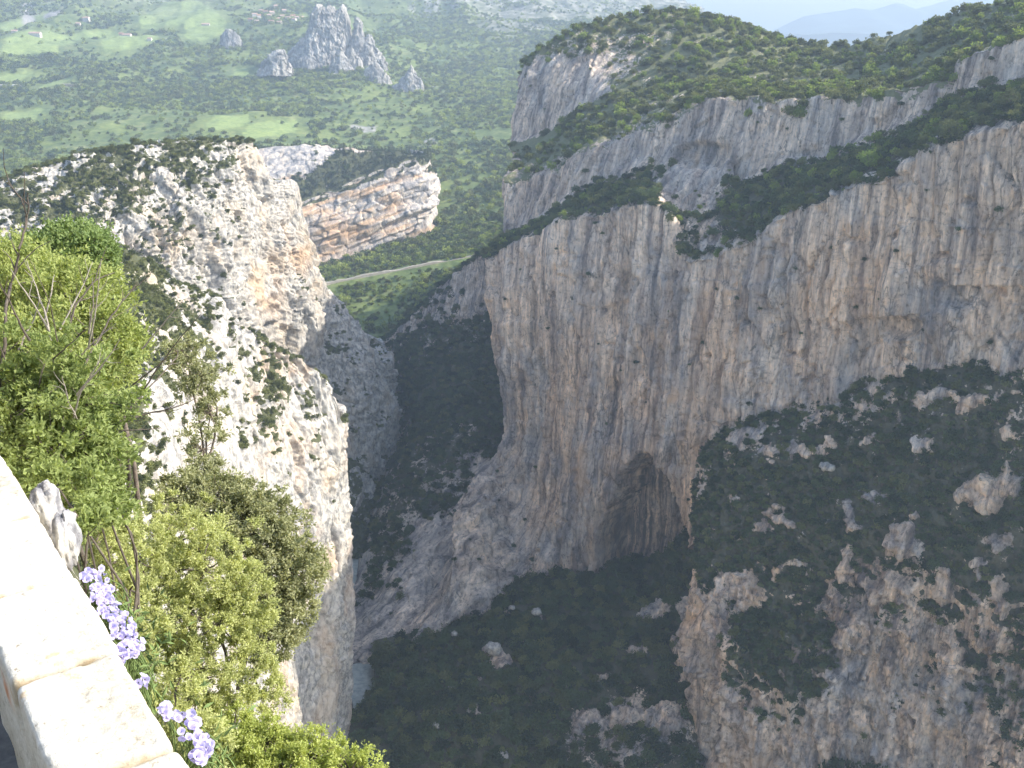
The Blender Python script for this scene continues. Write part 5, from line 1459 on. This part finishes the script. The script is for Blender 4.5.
pinnacle([(350, 40), (353, 26), (357, 19), (361, 24), (364, 38), (370, 36), (376, 48), (382, 56), (388, 64)], 2680, 34, 2, 'jagged grey rock stepping down right of the tallest pinnacle', 66)
pinnacle([(330, 66), (336, 52), (341, 48), (345, 56), (350, 66), (354, 70)], 2610, 22, 3, 'small upright rock at the foot of the tallest pinnacle', 72)
pinnacle([(388, 92), (396, 82), (404, 76), (411, 65), (415, 70), (419, 82), (422, 92), (424, 96)], 2480, 34, 4, 'pointed triangular rock pinnacle lower right of the tallest', 94)
pinnacle([(258, 68), (266, 60), (276, 51), (284, 52), (288, 62), (292, 68)], 2560, 28, 5, 'low grey rock left of the tallest pinnacle', 69)
pinnacle([(364, 72), (370, 64), (376, 62), (383, 72), (386, 82)], 2540, 20, 6, 'broken rock between the two largest pinnacles', 82)
pinnacle([(418, 110), (424, 102), (430, 106), (438, 114), (444, 126)], 2380, 22, 7, 'low broken rock below the triangular pinnacle', 128)
pinnacle([(388, 108), (394, 102), (402, 106), (410, 112)], 2380, 14, 8, 'small rock rib under the triangular pinnacle', 114)
pinnacle([(220, 36), (226, 29), (234, 31), (242, 41)], 2980, 16, 9, 'small grey rock in the meadow left of the village', 42)

pinnacle([(372, 74), (378, 68), (384, 72), (390, 80), (394, 88)], 2520, 18, 10, 'low ridge of rock linking the two large pinnacles', 88)
pinnacle([(342, 58), (346, 50), (352, 48), (358, 56), (364, 66)], 2630, 18, 11, 'rough rock rib directly in front of the tallest pinnacle', 68)
pinnacle([(296, 62), (302, 56), (310, 54), (316, 60), (322, 66)], 2640, 16, 12, 'low rock step at the left foot of the tallest pinnacle', 68)
# village houses
M_WALLH = plain('pale_render', (0.50, 0.43, 0.35), 0.9, 0.15, 0.3)
M_WALLW = plain('white_render', (0.62, 0.58, 0.52), 0.9, 0.1, 0.3)
M_TILE = plain('terracotta_tiles', (0.36, 0.19, 0.13), 0.9, 0.3, 0.8)
M_TILE2 = plain('pink_tiles', (0.48, 0.32, 0.25), 0.9, 0.25, 0.8)
M_WIN = plain('dark_window', (0.04, 0.04, 0.05), 0.4, 0.1, 1)
def box(mb, x0, x1, y0, y1, z0, z1, m=0):
    v = [(x0, y0, z0), (x1, y0, z0), (x1, y1, z0), (x0, y1, z0), (x0, y0, z1), (x1, y0, z1), (x1, y1, z1), (x0, y1, z1)]
    mb.add(v, [(0, 3, 2, 1), (4, 5, 6, 7), (0, 1, 5, 4), (1, 2, 6, 5), (2, 3, 7, 6), (3, 0, 4, 7)], m)
def house(loc, w, d, h, rot, wallm, tilem, label, group, rng, flat=False):
    e = empty('village_house' if 'village' in label else 'farmhouse', tuple(loc)); e.rotation_euler = (0, 0, rot)
    tag(e, label, 'house', group)
    mb = MB(); box(mb, -w / 2, w / 2, -d / 2, d / 2, -5, h)
    rp = 0.28 * d
    if not flat:
        mb.add([(-w / 2, -d / 2, h), (-w / 2, d / 2, h), (-w / 2, 0, h + rp), (-w / 2, -d / 2, h)], [(0, 1, 2, 3)])
        mb.add([(w / 2, -d / 2, h), (w / 2, 0, h + rp), (w / 2, d / 2, h), (w / 2, -d / 2, h)], [(0, 1, 2, 3)])
    wl = link('wall', mb.mesh('wall', [wallm], smooth=False), e)
    mb = MB(); o_ = 0.6; t_ = 0.35
    if flat:
        box(mb, -w / 2 - 0.3, w / 2 + 0.3, -d / 2 - 0.3, d / 2 + 0.3, h + 0.003, h + 0.4)
    else:
        for sgn in (-1, 1):
            y0, z0 = sgn * (d / 2 + o_), h - o_ * 0.56
            v = [(-w / 2 - o_, y0, z0), (w / 2 + o_, y0, z0), (w / 2 + o_, 0, h + rp), (-w / 2 - o_, 0, h + rp)]
            v += [(a, b, c + t_) for a, b, c in v]
            mb.add(v, [(0, 1, 2, 3), (4, 7, 6, 5), (0, 4, 5, 1), (1, 5, 6, 2), (3, 2, 6, 7), (0, 3, 7, 4)])
    link('roof', mb.mesh('roof', [tilem], smooth=False), e)
    nwin = max(2, int(w // 3.5))
    for fl in range(max(1, int(h // 3))):
        for k in range(nwin):
            mb = MB(); x = -w / 2 + (k + 0.5) * w / nwin
            box(mb, x - 0.55, x + 0.55, -d / 2 - 0.05, -d / 2 + 0.1, 1.0 + fl * 2.9, 2.4 + fl * 2.9)
            link('window', mb.mesh('window', [M_WIN], smooth=False), e)
    return e
rh = np.random.default_rng(77)
vl = [(251, 27), (256, 24), (261, 26), (266, 22), (270, 26), (268, 18), (274, 23), (279, 27), (278, 20), (284, 24), (289, 27), (286, 21), (293, 24), (298, 26), (303, 22), (263, 20), (273, 30), (259, 30), (295, 29), (282, 31)]
for px, py in vl:
    g = ground_at('valley', px, py + 2)
    house((g[0], g[1], g[2] - 0.5), rh.uniform(11, 17), rh.uniform(9, 12), rh.uniform(6, 10), rh.uniform(-0.5, 0.5), M_WALLH if rh.uniform() < 0.6 else M_WALLW, M_TILE if rh.uniform() < 0.4 else M_TILE2,
          'pale village house with a terracotta roof left of the tallest pinnacle', 'village houses below the pinnacle', rh)
for px, py, w, d, h, wm, tm, lab, fl in ((37, 38, 34, 14, 9, M_WALLW, M_TILE2, 'long pale farmhouse with a pink roof at the upper left', False), (88, 23, 20, 12, 11, M_WALLW, M_TILE2, 'tall white farmhouse beside the meadow at the upper left', False),
                                          (78, 25, 14, 10, 6, M_WALLH, M_TILE2, 'low farm building left of the tall white farmhouse', False), (128, 37, 26, 12, 6, M_WALLW, M_TILE2, 'low white house among trees below the meadow', False),
                                          (122, 31, 14, 10, 6, M_WALLH, M_TILE, 'small house half hidden in trees above the low white house', False), (207, 28, 24, 10, 4, M_WALLW, M_TILE2, 'small white house at the right end of the meadow', False),
                                          (14, 84, 66, 16, 5, M_WALLW, M_WALLW, 'long flat white building at the left edge of the valley', True), (68, 89, 30, 12, 4, M_WALLH, M_WALLH, 'low beige shed right of the long flat building', True),
                                          (15, 34, 16, 10, 5, M_WALLW, M_TILE2, 'small white farmhouse at the far upper left', False), (150, 42, 12, 9, 5, M_WALLW, M_TILE2, 'tiny white house at the foot of the meadow', False)):
    g = ground_at('valley', px, py + 3)
    house((g[0], g[1], g[2]), w, d, h, rh.uniform(-0.15, 0.15), wm, tm, lab, None, rh, fl)

# cypresses and big single trees of the upper-left farmland
for k, (px, py, s) in enumerate([(54, 64, 3.6), (60, 62, 3.4), (66, 63, 3.0), (74, 66, 3.8), (104, 86, 3.2), (110, 90, 3.6), (116, 88, 4.0), (119, 92, 3.4), (107, 83, 3.0), (112, 86, 3.4)]):
    g = ground_at('valley', px, py)
    o = bpy.data.objects.new('cypress', PROTO['cypress'][k % 2]); COL.objects.link(o)
    o.location = g; o.scale = (s * 1.4, s * 1.4, s * 1.25)
    tag(o, 'slender dark cypress in the %s among the fields' % ('upper row' if py < 70 else 'lower clump'), 'cypress', 'cypresses in the upper row' if py < 70 else 'cypresses in the lower clump')

# road across the slope, on its own bench
m_, t_, b_ = nt('pale_road')
n_ = tex(t_, (0.2,) * 3, 4, 0.6)
t_.links.new(ramp(t_, n_.outputs[0], [(0.3, (0.27, 0.24, 0.20)), (0.7, (0.43, 0.39, 0.32))]), b_.inputs['Base Color'])
rl = [(318, 288.5, 1322), (330, 284.5, 1330), (345, 281, 1336), (365, 277.5, 1342), (385, 274, 1348), (405, 270, 1354), (425, 266.5, 1361), (445, 263, 1368), (462, 260, 1374), (480, 256.5, 1380), (520, 249, 1388)]
c = np.array([P(*q) for q in rl]); tq = np.linspace(0, 1, 60); c = np.stack([np.interp(tq, np.linspace(0, 1, len(c)), c[:, k]) for k in range(3)], 1)
c[:, 2] += 1.6 + 0.9 * np.sin(tq * 23) + 0.5 * np.sin(tq * 51)
tg = unit(np.gradient(c, axis=0)); nn = unit(np.cross(tg, np.array([0, 0, 1.0])))
mb = MB()
v = np.concatenate([c + nn * a + np.array([0, 0, b]) for a, b in [(5.5, -9), (2.8, 2.0), (-2.6, 2.2), (-4, -4)]])
n_ = len(c); f = []
for k in range(3):
    for i in range(n_ - 1): f.append((k * n_ + i, k * n_ + i + 1, (k + 1) * n_ + i + 1, (k + 1) * n_ + i))
mb.add(v, f)
tag(link('valley_road', mb.mesh('valley_road', [m_], smooth=False)), 'pale road contouring across the green slope', kind='structure')

# ------------------------------------------------------------------ single trees that stand out on the right rim
def rim_tree(px, py, r, key, label, name='rim_tree', lift=0.3):
    q = spots('right_massif', [(px, py)], 1, rg)[0]
    leafm = {'bright': M_RIMB, 'olive': M_RIMO, 'dark': M_DARKLEAF}[key]
    e = empty(name, tuple(q)); tag(e, label, 'tree')
    rng = np.random.default_rng(int(px * 7 + py))
    lumps = 46; d = rnd_dirs(lumps, rng)
    c = np.array([0, 0, r * 0.95]) + d * rng.uniform(0.45, 1.0, (lumps, 1)) * np.array([r, r, r * 0.85])
    n3 = lumps * 26
    o3 = np.repeat(c, 26, 0) + rnd_dirs(n3, rng) * rng.uniform(0.3, 1, (n3, 1)) * r * 0.26
    v, f = leaf_quads(o3, unit(rnd_dirs(n3, rng) + np.array([0, 0, .3])), r * 0.16, r * 0.12, rng)
    link('crown', mesh_from('crown', v, f, np.full(len(f), 4), leafm, smooth=False), e)
    mb = MB(); vv, ff = tube([(0, 0, -0.5), (0.1, 0, r * 0.4), (0, 0, r * 1.0)], np.array([0.09, 0.07, 0.03]) * r, 6); mb.add(vv, ff)
    for k in range(9):
        vv, ff = tube(curve((0, 0, r * 0.4), c[k], 0.1, 5, rng), np.linspace(0.04, 0.01, 5) * r, 4); mb.add(vv, ff)
    link('trunk', mb.mesh('trunk', [M_BARK]), e)
    return e
M_RIMB = leaf_mat('pale_bright_leaves', (0.13, 0.19, 0.04), (0.24, 0.32, 0.08), 0.4, 0.35, 0.0)
M_RIMO = leaf_mat('olive_rim_leaves', (0.06, 0.075, 0.03), (0.13, 0.15, 0.06), 0.4, 0.25, 0.0)
rim_tree(868, 168, 5.6, 'bright', 'bright pale green tree on the edge of the right wall')
rim_tree(950, 143, 6.0, 'olive', 'broad olive green tree right of the bright one on the wall edge')
rim_tree(925, 152, 4.2, 'olive', 'small olive bush tree between the bright tree and the broad one')
rim_tree(905, 160, 3.6, 'olive', 'low olive tree just right of the bright pale green tree')
rim_tree(845, 182, 3.4, 'olive', 'low olive tree just left of the bright pale green tree')
rim_tree(984, 118, 4.0, 'olive', 'olive tree on the wall edge right of the broad one')
rim_tree(1008, 112, 5.2, 'olive', 'rounded olive tree near the right end of the wall edge')
rim_tree(830, 190, 3.0, 'olive', 'small olive tree on the rim where the wall edge begins to climb')
rim_tree(712, 258, 3.0, 'bright', 'small yellow green tree at the lowest dip of the wall edge')
rim_tree(745, 242, 2.8, 'olive', 'small olive tree right of the lowest dip of the wall edge')
# dark trees in the hollow at the bottom right
for px, py, r, lab in ((835, 770, 9, 'largest dark round tree in the hollow at the lower right'), (872, 765, 7, 'dark round tree right of the largest one in the hollow'), (812, 785, 6, 'dark tree left of the largest one in the hollow')):
    L = LOFTS['lower_spur']; d = (L['px'] - px) ** 2 + (L['py'] - py) ** 2
    q = L['H'].reshape(-1, 3)[np.argmin(d)]
    o = bpy.data.objects.new('hollow_tree', PROTO['dark'][int(px) % 4]); COL.objects.link(o)
    o.location = (q[0], q[1] - r * 0.4, q[2] - r * 0.2); o.scale = (r, r, r); tag(o, lab, 'tree')
# pale boulders lying in the dark wood of the scree
for k, (px, py, r, lf, lab) in enumerate(((496, 657, 5.5, 'talus', 'largest pale boulder in the dark wood of the scree'), (538, 618, 3.6, 'talus', 'pale boulder high on the scree under the wall'), (512, 610, 2.4, 'talus', 'small pale boulder left of the one high on the scree'),
                                           (456, 640, 2.2, 'talus', 'small pale boulder at the left rim of the scree'), (450, 690, 2.4, 'talus', 'small grey boulder low on the left of the scree'), (470, 712, 2.2, 'talus', 'small grey boulder near the river foot of the scree'),
                                           (437, 730, 2.6, 'talus', 'grey boulder beside the river'), (824, 470, 3.2, 'lower_spur', 'white boulder high on the wooded spur'), (832, 472, 2.4, 'lower_spur', 'smaller white boulder touching the one high on the spur'))):
    L = LOFTS[lf]; d = (L['px'] - px) ** 2 + (L['py'] - py) ** 2
    q = L['H'].reshape(-1, 3)[np.argmin(d)]
    lump('boulder', (q[0], q[1] - 1.5, q[2] + 0.45 * r + 1.2), (r, r * 0.8, r * 0.8), 30 + k, M_PALE, lab, 'boulder')
